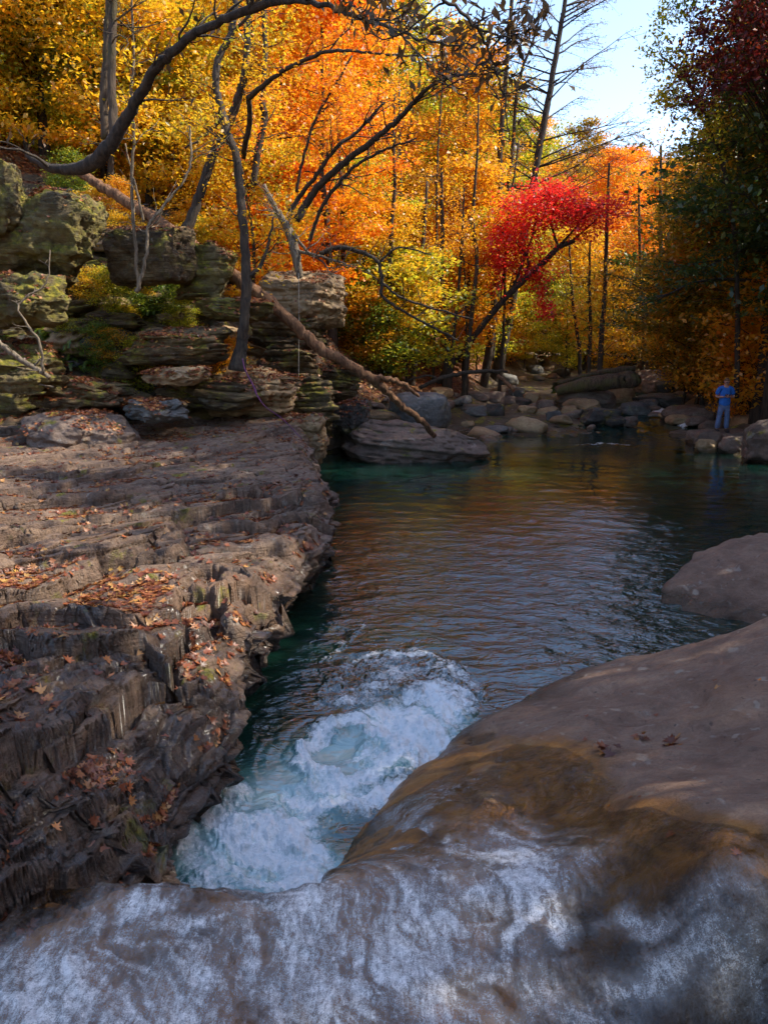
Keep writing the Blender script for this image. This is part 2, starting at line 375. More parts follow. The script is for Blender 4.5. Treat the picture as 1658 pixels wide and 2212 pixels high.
def ledge_h(x, y):
    x = np.asarray(x, float); y = np.asarray(y, float)
    z = LEDGE_BASE(x, y)
    wx = fbm(x*0.55, y*0.55, 1.5, 4); wy = fbm(x*0.55+7, y*0.55, 4.5, 3)
    p = 0.80*x - 0.60*y; q = 0.60*x + 0.80*y
    near = 1-sst(4.2, 6.5, y); farr = sst(11, 15, y)
    pn_ = 0.97*x - 0.25*y   # near the camera the strata run nearly parallel to the stream
    pp = p*(1-near) + pn_*near
    m1 = sst(-0.15, 0.25, fbm(q*0.45, p*0.25, 8.0, 2))
    f1 = pp*0.62 + 0.9*wx + 0.2; s1 = saw(f1, 0.06); f1 = f1-np.floor(f1)
    z = z + 0.17*(s1-0.5)*m1*(1-0.35*farr) - 0.14*np.exp(-(np.minimum(f1, 1-f1)/0.018)**2)*m1*(1-0.8*farr)
    qq = q + 0.5*wy; fade = 1-0.45*farr
    for (su, sv, A, T, G, gw, sd) in ((0.60, 0.34, 0.15, 0.10, 0.15, 0.04, 3), (1.35, 0.62, 0.055, 0.05, 0.09, 0.045, 40), (3.4, 1.3, 0.016, 0.022, 0.03, 0.05, 90)):
        ku = su*(1+0.45*near)
        r1, r2, du, dv, ed = worley((pp + 0.25*wy + 0.05*fbm(x*2, y*2, sd, 2))*ku, qq*sv + 0.2*wx, sd)
        z = z + (A*(r1-0.5) + T*du*(0.4+r2) + 0.2*T*dv*(r2-.5))*fade - G*np.exp(-(ed/gw)**2)*sst(.15, .7, r2)*fade
    # thin tilted beds outcropping along the stream side
    band = (1-sst(4.6, 6.4, y))*(1-sst(0.9, 1.9, rim_x(y)-x)) + 0.35*(1-sst(0.25, 0.7, rim_x(y)-x))
    s4 = saw((0.96*x-0.27*y)*5.2 + 1.1*wx + .6*wy + .12*fbm(x*5, y*5, 3, 3), 0.10); s5 = saw((0.96*x-0.27*y)*13 + 2.0*wx + .3*fbm(x*6, y*6, 8, 2), 0.15)
    z = z + band*(0.085*(s4-.5)*sst(-.35, .2, fbm(q*.7, p, 11, 2)) + 0.026*(s5-.5))
    z = z + 0.03*fbm(x*1.6, y*1.6, 6.0, 4) + 0.012*fbm(x*7, y*7, 6.0, 5)
    d = rim_x(y) - x
    z = z - 0.22*(1-sst(0.0, 0.35, d))**2 - near*0.35*(1-sst(0, 1.1, d))
    return z
q = np.concatenate([np.linspace(0, 1.6, 140, endpoint=False), np.geomspace(1.6, 15, 400)])
YY, QQ = np.meshgrid(ys, q, indexing='ij')
TX = rim_x(YY) - QQ; TZ = ledge_h(TX, YY)
TY = YY.copy()
_tb = np.random.default_rng(8).normal(size=600)
for th_, am_ in ((0.055, 0.014), (0.024, 0.006)):
    _l = TZ/th_ + 0.8*fbm(TX*.7, TY*.7, 3, 2) + 100; _i = np.floor(_l).astype(int); _f = _l-_i; _a = am_*(_tb[_i % 600] - 1.2*np.exp(-(np.minimum(_f, 1-_f)/.14)**2))
    TX = TX + 0.8*_a*sst(0, .15, QQ); TY = TY - 0.6*_a*sst(0, .15, QQ)
# side wall: hangs from the rim to below the water, undercut and layered
nd = 90; dz = np.linspace(0, 1, nd+1)[1:]
rz = TZ[:, 0][:, None]; zz = rz + (-1.0 - rz)*dz[None]
yy = np.repeat(ys[:, None], nd, 1); drop = rz - zz
lay = fbm(yy*0.5, 2.0, zz*4.5, 3); lay2 = fbm(yy*1.2, 5.0, zz*15, 3); lump = fbm(yy*2.2, 1.0, zz*2.2, 3)
uc = 0.30 + 0.25*sst(-0.2, 0.4, pn(yy[:, :1]*0.35, 3.1)) + 0.35*np.exp(-((yy-7.4)/1.3)**2)
fare = sst(13.5, 15.5, yy)
undercut = uc*sst(0.12, 0.7, drop)*(1-fare*1.2)
SX = rim_x(yy) + 0.07*lay + 0.03*lay2 + 0.05*lump*sst(0, .3, drop) - undercut + 0.05*sst(0, 0.06, drop)
nearw = 1-sst(4.0, 5.5, yy)
SX = SX + nearw*0.10*sst(0.0, 0.9, drop)     # near the stream the side leans out as a stepped slope
_ly = np.floor(zz/0.085 + 1.2*fbm(yy*0.6, 3.0, 0, 2)); _w1 = worley(yy*2.2+_ly*.37, _ly*1.0, 5); SX = SX + 0.16*(_w1[0]-.5)*sst(0.02, .12, drop) + 0.10*pn(yy*1.1, _ly*3.17) - 0.05*np.exp(-(_w1[4]/.08)**2)
_lf = zz/0.085 + 1.2*fbm(yy*0.6, 3.0, 0, 2); _lf = _lf-np.floor(_lf); SX = SX - 0.05*np.exp(-(np.minimum(_lf, 1-_lf)/0.10)**2)
SY = yy + 0.03*lay2
wetT = np.clip((1-sst(0.8, 2.4, QQ))*(0.10+0.75*(1-sst(5, 9, YY))) + (1-sst(4.5, 7, YY))*0.8, 0, 1)
wetS = np.clip(1.0 - 0.3*fare + 0*yy, 0, 1)
V = np.concatenate([np.stack([TX, TY, TZ], -1)[:, ::-1], np.stack([SX, SY, zz], -1)], 1)
Wt = np.concatenate([wetT[:, ::-1], wetS], 1)
# back end closes downward
V = np.concatenate([V, (V[-1:] + np.array([0, 0.25, -1.2])), (V[-1:] + np.array([0, 0.3, -3.0]))], 0)
Wt = np.concatenate([Wt, Wt[-1:], Wt[-1:]], 0)
lm = mesh_np('rock_ledge', V.reshape(-1, 3), grid_faces(V.shape[0], V.shape[1])[:, ::-1], M['ledge'], attrs={'wet': Wt})
ob('rock_ledge', lm, label='broad layered sandstone ledge along the left side of the pool, strewn with brown leaves', cat='rock ledge')

# ------------------------------------------------------------------ right rock slab (and its submerged sill under the stream)
SL = [(708, 1890, .66), (715, 1850, .0), (760, 1790, .0), (820, 1730, .0), (880, 1655, .0), (940, 1620, .0), (1000, 1560, .02), (1130, 1500, .05), (1250, 1440, .06), (1400, 1394, .08),
      (850, 1850, .46), (780, 1850, .30), (950, 1750, .42), (1000, 1680, .33), (900, 1720, .28), (1100, 1620, .38), (1200, 1550, .36), (1350, 1480, .36), (1500, 1400, .38), (1658, 1330, .66), (1658, 1500, .82), (1450, 1600, .66),
      (1658, 1700, 1.02), (1400, 1750, .88), (1300, 1650, .62), (1658, 1900, 1.08), (1500, 1900, .98), (1380, 1850, .82), (1200, 1800, .56), (1100, 1750, .47),
      (800, 1900, .62), (500, 1912, .66), (300, 1905, .66), (1000, 1900, .60), (1200, 1950, .64), (1400, 2000, .74), (1658, 2090, .84), (1658, 2212, .6),
      (1300, 2212, .58), (800, 2212, .6), (400, 2212, .62), (100, 2212, .66), (600, 2050, .6), (900, 2050, .58), (150, 2050, .66), (1900, 1700, 1.25), (2000, 1400, 1.05), (2100, 2000, 1.35)]
sp = [onz(*p) for p in SL]
SLAB_BASE = make_rbf([p[:2] for p in sp] + [(-2, 0), (0, 0), (2, 0.2), (3.5, 0.5), (0, -4), (3, -4), (7, 8)], [p[2] for p in sp] + [.7, .66, .75, 1.3, .75, 1.4, 1.3], 2e-3)
EDGE = [onz(a, b, c)[:2] for a, b, c in [(-400, 1905, .5), (100, 1905, .62), (300, 1903, .66), (400, 1908, .66), (500, 1910, .66), (600, 1905, .66), (690, 1893, .66)]] + \
       [onz(a, b, 0)[:2] for a, b in [(722, 1868), (748, 1800), (810, 1738), (872, 1662), (935, 1625), (985, 1570), (1120, 1505), (1245, 1442)]] + [onz(a_, b_, c_)[:2] for a_, b_, c_ in [(1320, 1418, .06), (1395, 1396, .15), (1450, 1384, .26), (1520, 1368, .40), (1600, 1345, .56), (1670, 1322, .66), (1900, 1262, .8), (2300, 1200, .9)]] + [(16, 9)]
def slab_edge_d(x, y):
    return -seg_dist(x, y, EDGE)      # positive = rock side (south-east)
def slab_h(x, y, fine=True):
    x = np.asarray(x, float); y = np.asarray(y, float)
    z = SLAB_BASE(x, y); d = slab_edge_d(x, y) + 0.03*fbm(x*3, y*3, 0, 3)
    left = 1 - sst(-0.6, 0.1, x + 0.35)     # sill part west of the lobe: sharp lip
    Rr = 0.12*left + 0.35*(1-left)
    t = np.clip(d/Rr, -4, 1)
    prof = np.where(t > 0, 0.0, 1.0)*0 + np.where(d >= 0, Rr*(np.sqrt(np.clip(1-(1-np.clip(t, 0, 1))**2, 0, 1))-1)*0.8, -Rr*0.8 + d*3.0)
    z = np.minimum(z, 99) + prof*(0.35 + 0.65*left)
    z = np.where(d < 0, np.minimum(z, SLAB_BASE(x, y) - 0.1) + d*2.0, z)
    z = np.where(d < -0.5, -1.2, z)
    if fine:
        dirn = 0.5*x + 0.85*y
        z = z + 0.035*fbm(x*1.6, y*1.6, 2.0, 4) + 0.012*fbm(x*2.0+y, dirn*7, 5.0, 3) + 0.004*fbm(x*18, y*18, 1, 3)
        rg = np.abs(fbm(x*0.8+.3*y, dirn*1.1, 15, 4)); z = z - 0.035*np.exp(-(rg/0.018)**2)*sst(-.1, .3, fbm(x*.7, y*.7, 21, 2))
        z = z + 0.006*fbm(x*5+y*2, dirn*22, 8, 3)
        z = z - 0.06*sst(0.1, 0.4, fbm(x*0.9+5, y*0.9, 2.2, 3))
    return z
ths2 = np.linspace(-1.25, 1.25, 640); rs2 = np.geomspace(0.9, 16, 560)
RR, TT = np.meshgrid(rs2, ths2, indexing='ij'); SXg = RR*np.sin(TT); SYg = RR*np.cos(TT)
SZg = np.maximum(slab_h(SXg, SYg), -1.1)
def stream_thick(x, y): return WTH(x, y)
# water film: thickness control, positive = covered by the stream
WT = [(708, 1890, .03), (760, 1790, .008), (880, 1655, .01), (850, 1800, .02), (1000, 1700, .03), (1000, 1580, .006), (1100, 1600, .012), (1150, 1700, .03), (1230, 1600, .0), (1150, 1540, -.02), (1300, 1680, .0), (1250, 1760, .03),
      (1320, 1800, .0), (1400, 1850, .0), (1300, 1900, .05), (1480, 1930, .0), (1560, 1990, .0), (1658, 2075, .0), (1500, 2060, .07), (1658, 2212, .12), (1300, 2212, .10), (900, 2212, .09), (400, 2212, .08), (100, 2212, .1),
      (300, 1905, .03), (500, 1910, .03), (600, 1905, .04), (600, 2050, .06), (900, 1950, .06), (1100, 2000, .07), (1200, 1850, .04), (1250, 1500, -.1), (1400, 1500, -.25), (1500, 1700, -.3), (1658, 1900, -.25), (1600, 1600, -.4), (1658, 1320, -.4), (1900, 1900, -.3)]
wp = [onz(a, b, .55) for a, b, c in WT]
WTH = make_rbf([p[:2] for p in wp] + [(0, 0), (-2, 0), (3, 0.3), (0, -4)], [c for a, b, c in WT] + [.12, .12, -.1, .12], 1e-3)
wetm = 1 - sst(-0.05, -0.004, -WTH(SXg, SYg)*1.0 - 0.012 + 0.02*fbm(SXg*2, SYg*2, 0, 3)) * 1.0
wetm = sst(-0.03, 0.005, WTH(SXg, SYg) + 0.02*fbm(SXg*2.5, SYg*2.5, 0, 4))
# bedrock under the stream is stained amber by algae (own attribute)
V = np.stack([SXg, SYg, SZg], -1)
# amber-stained, thin-water bedrock
m = M['slab']; k = NT(m.node_tree)
bs = [n for n in m.node_tree.nodes if n.type == 'BSDF_PRINCIPLED'][0]
src = bs.inputs['Base Color'].links[0].from_socket
P = k.n('ShaderNodeNewGeometry').outputs['Position']
amb = k.ramp(k.noise(P, 2.3, 6, 0.62, 0.4), [(0.28, (0.05, 0.022, 0.009)), (0.42, (0.20, 0.085, 0.025)), (0.52, (0.40, 0.16, 0.025)), (0.62, (0.24, 0.12, 0.06)), (0.74, (0.42, 0.27, 0.13))])
for (sc_, th_, cut_, colr_, am_) in ((4.5, 0.20, 0.72, (0.46, 0.39, 0.30), 0.6), (9.0, 0.17, 0.66, (0.44, 0.38, 0.30), 0.5), (16.0, 0.16, 0.70, (0.05, 0.03, 0.022), 0.7)):
    vo = k.n('ShaderNodeTexVoronoi'); vo.inputs['Scale'].default_value = sc_
    vec = k.n('ShaderNodeVectorMath', operation='ADD'); k.l(k.mapped(P, (1.0, 0.62, 1.0), (0, 0, -0.5)), vec.inputs[0])
    nv = k.n('ShaderNodeTexNoise'); nv.inputs['Scale'].default_value = 9.0; k.l(P, nv.inputs['Vector'])
    vs_ = k.n('ShaderNodeVectorMath', operation='SCALE'); k.l(nv.outputs['Color'], vs_.inputs[0]); vs_.inputs['Scale'].default_value = 0.10; k.l(vs_.outputs[0], vec.inputs[1])
    k.l(vec.outputs[0], vo.inputs['Vector'])
    sc2 = k.n('ShaderNodeSeparateColor'); k.l(vo.outputs['Color'], sc2.inputs[0])
    mk = k.math('MULTIPLY', k.ramp(vo.outputs['Distance'], [(th_*.7, 1.0), (th_*1.15, 0.0)]), k.ramp(sc2.outputs[0], [(cut_, 0.0), (cut_+.02, am_)]))
    src = k.mix(mk, src, colr_)
k.l(k.mix(k.math('MULTIPLY', k.attr('margin'), k.ramp(k.noise(P, 4.0, 5, 0.65), [(0.42, 0.0), (0.58, 1.0)])), k.mix(k.attr('algae'), src, amb), k.ramp(k.noise(P, 3.5, 5, 0.6), [(0.35, (0.11, 0.05, 0.012)), (0.52, (0.28, 0.12, 0.02)), (0.66, (0.34, 0.20, 0.07))])), bs.inputs['Base Color'])
_s = bs.inputs['Base Color'].links[0].from_socket; k.l(k.mix(k.attr('deep'), _s, (0.028, 0.024, 0.022)), bs.inputs['Base Color'])  # light lost in the deeper water is put into the bed colour as darkening
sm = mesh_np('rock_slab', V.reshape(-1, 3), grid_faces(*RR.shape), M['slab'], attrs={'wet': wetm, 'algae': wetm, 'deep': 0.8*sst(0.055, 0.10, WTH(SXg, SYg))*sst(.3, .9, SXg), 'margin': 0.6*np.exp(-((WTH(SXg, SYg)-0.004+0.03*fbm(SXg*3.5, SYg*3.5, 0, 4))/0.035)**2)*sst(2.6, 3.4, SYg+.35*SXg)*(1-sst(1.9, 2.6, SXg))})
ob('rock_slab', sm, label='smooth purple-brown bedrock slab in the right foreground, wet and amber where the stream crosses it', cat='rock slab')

# ------------------------------------------------------------------ foam masks in world space
def capsule(x, y, pts, z=0.0, soft=0.5):
    """pts: list of (px, py, rpx): capsule chain laid on height z; returns 0..1"""
    w = []
    for a, b, r in pts:
        p = onz(a, b, z); rr = r/F*depth_of(p); w.append((p[0], p[1], rr))
    best = np.full(np.shape(x), 1e9)
    for (ax, ay, ar), (bx, by, br) in zip(w[:-1], w[1:]):
        dx, dy = bx-ax, by-ay; L = dx*dx+dy*dy+1e-9
        t = np.clip(((x-ax)*dx+(y-ay)*dy)/L, 0, 1); d = np.hypot(x-(ax+t*dx), y-(ay+t*dy))/(ar+t*(br-ar)+1e-9)
        best = np.minimum(best, d)
    return 1 - sst(1-soft, 1+soft, best)
def pool_foam(x, y):
    wx = x + 0.16*fbm(x*1.6, y*1.6, 1, 4); wy = y + 0.22*fbm(x*1.6+9, y*1.6, 3, 4)
    c = lambda pts, s=0.8: capsule(wx, wy, pts, 0, s)
    f = 0
    for pts, a in [([(660, 1890, 70), (560, 1800, 110), (640, 1740, 90), (760, 1720, 80)], 1.0),
                   ([(560, 1760, 90), (500, 1760, 60)], .9), ([(470, 1870, 110), (430, 1780, 80), (480, 1700, 50)], .72),
                   ([(830, 1680, 60), (720, 1700, 50), (650, 1640, 26), (655, 1595, 24), (740, 1560, 34), (850, 1560, 70)], 1.05),
                   ([(860, 1620, 85), (940, 1560, 75), (1010, 1520, 45), (960, 1500, 80), (860, 1530, 70)], .95),
                   ([(760, 1510, 55), (860, 1440, 50), (960, 1450, 50), (1020, 1490, 36)], .62),
                   ([(720, 1470, 30), (780, 1425, 34), (880, 1405, 30), (970, 1430, 30), (1040, 1480, 26)], .5),
                   ([(700, 1520, 30), (690, 1450, 20), (750, 1370, 14), (780, 1345, 8)], .45),
                   ([(1240, 960, 5), (1300, 955, 9), (1380, 962, 5)], .6),
                   ([(1060, 893, 5), (1200, 905, 6), (1260, 915, 5)], .5), ([(1440, 935, 5), (1500, 932, 5)], .4), ([(900, 1290, 4), (1000, 1300, 4)], .0)]:
        f = np.maximum(f, a*c(pts))
    f = np.maximum(f, .95*capsule(wx, wy, [(1345, 880, 9), (1400, 892, 13), (1440, 906, 12), (1478, 920, 8)], .14, .8)); f = np.maximum(f, .8*capsule(wx, wy, [(1050, 900, 4), (1120, 897, 4), (1200, 908, 5), (1260, 917, 4)], .02, .8))
    hole = c([(690, 1612, 26), (760, 1608, 30)], .4); f = f*(1-0.75*hole)
    hole2 = c([(700, 1437, 16), (705, 1440, 16)], .5); f = f*(1-0.8*hole2)
    return np.clip(f, 0, 1.1)
def flowxy(x, y):
    # swirl coordinates round the eddy so foam streaks bend
    cx, cy = onz(745, 1600, 0)[:2]; dx, dy = x-cx, y-cy; r = np.hypot(dx, dy)+1e-6; a = np.arctan2(dy, dx) + 1.1*np.exp(-r/1.3) 
    return r*3.2 + 0.6*fbm(x, y, 2, 3), a*np.minimum(r, 3)*0.9

# ------------------------------------------------------------------ pool water
def pool_z(x, y): return 0.085*np.clip(y-28.6, 0, 100) - 0.035
ths3 = np.concatenate([np.linspace(-0.62, -0.3, 60, endpoint=False), np.linspace(-0.3, 0.30, 620, endpoint=False), np.linspace(0.30, 0.95, 260)])
rs3 = np.concatenate([np.geomspace(3.0, 11, 520, endpoint=False), np.geomspace(11, 60, 260)])
RR, TT = np.meshgrid(rs3, ths3, indexing='ij'); X = RR*np.sin(TT); Y = RR*np.cos(TT)
fo = pool_foam(X, Y); a1, a2 = flowxy(X, Y)
st = fbm(a1, a2, 1.0, 4); cell = np.abs(fbm(X*5+0.5*st, Y*5, 2, 3)); 
st2 = fbm(a1*2.2, a2*4.0, 5.0, 4); foam = np.clip(fo*(1.02+0.60*st+0.60*st2) - 0.30*np.exp(-(cell/0.12)**2)*(1-sst(.55, .95, fo)), 0, 1)
# thin drifting foam lines in the dark channel and beyond
lines = np.exp(-(fbm(a1*0.9, a2*1.6, 7, 4)/0.045)**2)*sst(0.05, .35, fbm(X*.9, Y*.9, 4, 2)+0.1)
zone = capsule(X, Y, [(560, 1600, 110), (600, 1480, 130), (800, 1380, 150), (1100, 1440, 120)], 0, .6)
foam = np.maximum(foam, 0.42*lines*zone)
Z = pool_z(X, Y) + sst(.1, .9, fo)*(0.09*fbm(X*2.6, Y*2.6, 3, 4) + 0.07*np.abs(fbm(X*6+.8*st, Y*6, 5, 4))) 
hole = capsule(X, Y, [(690, 1612, 36), (760, 1608, 40)], 0, .6); Z = Z - 0.05*hole
amp = 0.016*(1-sst(14, 24, Y)) + 0.004
Z = Z + amp*(fbm(X*1.5+0.5*Y+.4*fbm(X, Y, 2, 2), Y*2.7, 1.0, 3)) + amp*0.5*fbm(a1*1.5, a2*2.5, 3, 2)*(1-sst(7, 12, Y))
Z = Z + 0.05*foam*sst(29, 30, Y)*0 + (sst(26, 29, Y)*(1-sst(34, 36, Y)))*0.05*fbm(X*2.5, Y*2.5, 2, 3)
def water_mat():
    m, t, out = new_mat('pool_water'); k = NT(t); P = k.n('ShaderNodeNewGeometry').outputs['Position']
    base = k.ramp(k.attr('aer'), [(0.0, (0.004, 0.022, 0.016)), (0.5, (0.07, 0.18, 0.165)), (1.0, (0.38, 0.52, 0.50))])
    w = k.n('ShaderNodeBsdfPrincipled'); k.l(base, w.inputs['Base Color']); w.inputs['Roughness'].default_value = 0.035; w.inputs['IOR'].default_value = 2.0
    wp = k.mapped(P, (1.0, 1.75, 1.0), (0, 0, 0.25))
    h = k.math('ADD', k.noise(wp, 2.8, 3, 0.58, 1.1), k.math('MULTIPLY', k.noise(k.mapped(P, (1.0, 2.0, 1.0), (0, 0, -0.3)), 9.0, 3, 0.6, 0.4), 0.30))
    h = k.math('ADD', h, k.math('MULTIPLY', k.noise(P, 45.0, 2, 0.5), 0.03))
    b = k.bump(k.math('MULTIPLY', h, k.attr('rip')), 0.9, 0.03); k.l(b, w.inputs['Normal'])
    fd = k.n('ShaderNodeBsdfPrincipled'); fd.inputs['Roughness'].default_value = 0.55
    k.l(k.ramp(k.noise(P, 14, 6, 0.7), [(0.33, (0.60, 0.68, 0.68)), (0.46, (0.90, 0.92, 0.91)), (0.58, (0.99, 0.99, 0.97))]), fd.inputs['Base Color'])
    hb = k.math('ADD', k.noise(P, 16, 6, 0.75), k.noise(P, 60, 4, 0.7)); k.l(k.bump(hb, 0.7, 0.035), fd.inputs['Normal'])
    n1 = k.noise(P, 26, 5, 0.75, 0.5)
    fac = k.math('MULTIPLY', k.math('SUBTRACT', k.math('ADD', k.attr('foam'), k.math('MULTIPLY', k.math('SUBTRACT', n1, 0.5), 1.7)), 0.34), 1.7, True)
    fac = k.math('MULTIPLY', fac, k.ramp(k.attr('foam'), [(0.02, 0.0), (0.2, 1.0)]))
    mx = k.n('ShaderNodeMixShader'); k.l(fac, mx.inputs[0]); k.l(w.outputs[0], mx.inputs[1]); k.l(fd.outputs[0], mx.inputs[2]); k.l(mx.outputs[0], out.inputs[0])
    fd.inputs['Roughness'].default_value = 0.3
    return m
M['water'] = water_mat()
aer = np.clip(capsule(X, Y, [(660, 1880, 110), (480, 1800, 150), (700, 1650, 120), (900, 1560, 110)], 0, .7)*0.85, 0, 1)
wm = mesh_np('pool_water', np.stack([X, Y, Z], -1).reshape(-1, 3), grid_faces(*RR.shape), M['water'], attrs={'foam': foam, 'aer': aer, 'rip': 0.26 + 1.2*(1-sst(10, 19, Y))*sst(.2, .9, 1-.0*X) + 0.35*fbm(X*.5, Y*.5, 4, 3)})
ob('water', wm, kind='structure')

# ------------------------------------------------------------------ stream water over the sill
def stream_surface(x, y):
    z = slab_h(x, y, False) + 0.0; th = WTH(x, y)
    al = -0.55*x + 0.83*y; ac = 0.83*x + 0.55*y; wv = 0.35*fbm(x*1.2, y*1.2, 4, 3)
    rip = 0.022*(0.5-np.abs(fbm(ac*3.4+wv*3, al*1.3, 3, 3))) + 0.012*fbm(ac*9+wv*4, al*3, 2, 3) + 0.006*fbm(ac*22+wv*5, al*9, 5, 3)
    return z + th + rip*sst(0.0, 0.04, th) - 0.012, th
rs4 = np.geomspace(0.9, 8.5, 520); ths4 = np.linspace(-1.0, 1.1, 560)
RR, TT = np.meshgrid(rs4, ths4, indexing='ij'); X = RR*np.sin(TT); Y = RR*np.cos(TT)
Z, TH = stream_surface(X, Y)
d = slab_edge_d(X, Y)
Z = np.maximum(Z, -0.25)
# froth on the stream
fr = 0
wx = X + 0.12*fbm(X*2, Y*2, 1, 3); wy = Y + 0.12*fbm(X*2+4, Y*2, 2, 3)
for pts, a in [([(980, 1780, 16), (1010, 1820, 26), (1050, 1860, 20)], .6), ([(1090, 1850, 14), (1130, 1960, 30), (1115, 2040, 14), (1100, 2110, 24)], .95), ([(420, 2120, 60), (560, 2160, 60)], .42), ([(700, 2190, 60), (760, 2090, 30), (880, 2080, 14)], .5),
               ([(920, 1930, 90), (820, 2010, 90), (950, 1880, 50)], .42), ([(300, 1990, 60), (380, 1960, 40), (330, 1890, 30)], .6), ([(1080, 1800, 60), (1150, 1870, 60), (1250, 1890, 40)], .40), ([(1200, 1990, 20), (1230, 2040, 30)], .5),
               ([(1330, 2060, 30), (1420, 2090, 24), (1500, 2100, 20)], .22), ([(1280, 2150, 30), (1350, 2160, 20)], .4), ([(1250, 2190, 60), (1450, 2170, 60), (1640, 2200, 50)], .24), ([(1400, 2060, 40), (1600, 2130, 40)], .2), ([(600, 2030, 160), (900, 2140, 160), (1100, 2150, 100)], .27), ([(880, 1660, 26), (830, 1720, 24), (760, 1800, 14), (900, 1720, 40)], .40)]:
    fr = np.maximum(fr, a*capsule(wx, wy, pts, .62, .95))
veil = np.maximum(.33*capsule(wx, wy, [(150, 2190, 200), (600, 2160, 260), (900, 2090, 230)], .62, .9), np.maximum(.36*capsule(wx, wy, [(700, 2010, 120), (950, 1960, 140), (1150, 1880, 120), (1040, 1790, 80)], .62, .9), .30*capsule(wx, wy, [(330, 1930, 90), (220, 2050, 100)], .62, .9)))
dkb = capsule(wx, wy, [(1250, 2200, 120), (1450, 2160, 110), (1640, 2180, 90)], .62, .7)
st3 = 0.5-np.abs(fbm(X*1.2-Y*1.0+.4*fbm(X*2, Y*2, 3, 3), (X+Y)*4.0, 6, 4))*2.2
nn_ = fbm(X*2.0+Y, Y*1.5-X*1.2, 5, 5); n2_ = fbm(X*6+Y*2, Y*4-X*2, 9, 4)
al_ = -0.55*X + 0.83*Y; ac_ = 0.83*X + 0.55*Y; w1 = fbm(X*1.3, Y*1.3, 12, 3); w2 = fbm(X*3.1, Y*3.1, 13, 3)
braid = 1.1*sst(-.5, .75, fbm(ac_*3.2+1.3*w1, al_*0.9+.6*w1, 14, 4)) + .7*sst(.0, .5, fbm(ac_*10+2.2*w1+.8*w2, al_*1.5+.5*w2, 15, 3)) + .5*sst(.0, .6, fbm(ac_*26+4*w1+1.5*w2, al_*3.5+w2, 16, 3))
veil = veil*(.30+1.5*braid)
fr = np.maximum(fr*(.55+.6*braid+.9*n2_), veil*np.clip(.85+.9*nn_, 0, 2.0)*(1-.55*dkb))
fr = np.clip(fr, 0, 1)*sst(0.0, 0.03, TH)
def stream_mat():
    m, t, out = new_mat('stream_water'); k = NT(t); P = k.n('ShaderNodeNewGeometry').outputs['Position']
    h = k.math('ADD', k.noise(k.mapped(P, (1.5, 1.0, 1.0), (0, 0, 0.5)), 5, 4, 0.6, 0.9), k.math('MULTIPLY', k.noise(P, 38, 4, 0.7), 0.10))
    nrm = k.bump(h, 1.0, 0.045)
    gl = k.n('ShaderNodeBsdfGlossy'); gl.inputs['Roughness'].default_value = 0.05; k.l(nrm, gl.inputs['Normal'])
    tr = k.n('ShaderNodeBsdfTransparent'); tr.inputs[0].default_value = (0.97, 0.95, 0.92, 1)
    fre = k.n('ShaderNodeFresnel'); fre.inputs[0].default_value = 1.36; k.l(nrm, fre.inputs['Normal'])
    w = k.n('ShaderNodeMixShader'); k.l(fre.outputs[0], w.inputs[0]); k.l(tr.outputs[0], w.inputs[1]); k.l(gl.outputs[0], w.inputs[2])
    fd = k.n('ShaderNodeBsdfPrincipled'); fd.inputs['Roughness'].default_value = 0.22
    k.l(k.ramp(k.noise(P, 30, 5, 0.7), [(0.35, (0.5, 0.47, 0.44)), (0.6, (0.96, 0.92, 0.87))]), fd.inputs['Base Color'])
    k.l(k.bump(k.math('ADD', k.noise(P, 60, 4, 0.7), k.math('MULTIPLY', h, 0.5)), 0.8, 0.02), fd.inputs['Normal'])
    n1 = k.math('ADD', k.math('MULTIPLY', k.noise(P, 150, 3, 0.8, 0.3), 0.5), k.math('MULTIPLY', k.noise(k.mapped(P, (1.0, 0.32, 1), (0, 0, -0.58)), 26, 5, 0.7, 1.2), 0.5))
    fac = k.math('MULTIPLY', k.attr('foam'), k.ramp(n1, [(0.38, 0.25), (0.5, 0.95), (0.60, 1.9)]), True)
    fac = k.math('MULTIPLY', fac, 1.15, True)
    mx = k.n('ShaderNodeMixShader'); k.l(fac, mx.inputs[0]); k.l(w.outputs[0], mx.inputs[1]); k.l(fd.outputs[0], mx.inputs[2]); k.l(mx.outputs[0], out.inputs[0])
    return m
M['stream'] = stream_mat()
smw = mesh_np('stream_water', np.stack([X, Y, Z], -1).reshape(-1, 3), grid_faces(*RR.shape), M['stream'], attrs={'foam': fr})
ob('stream_water', smw, kind='structure')
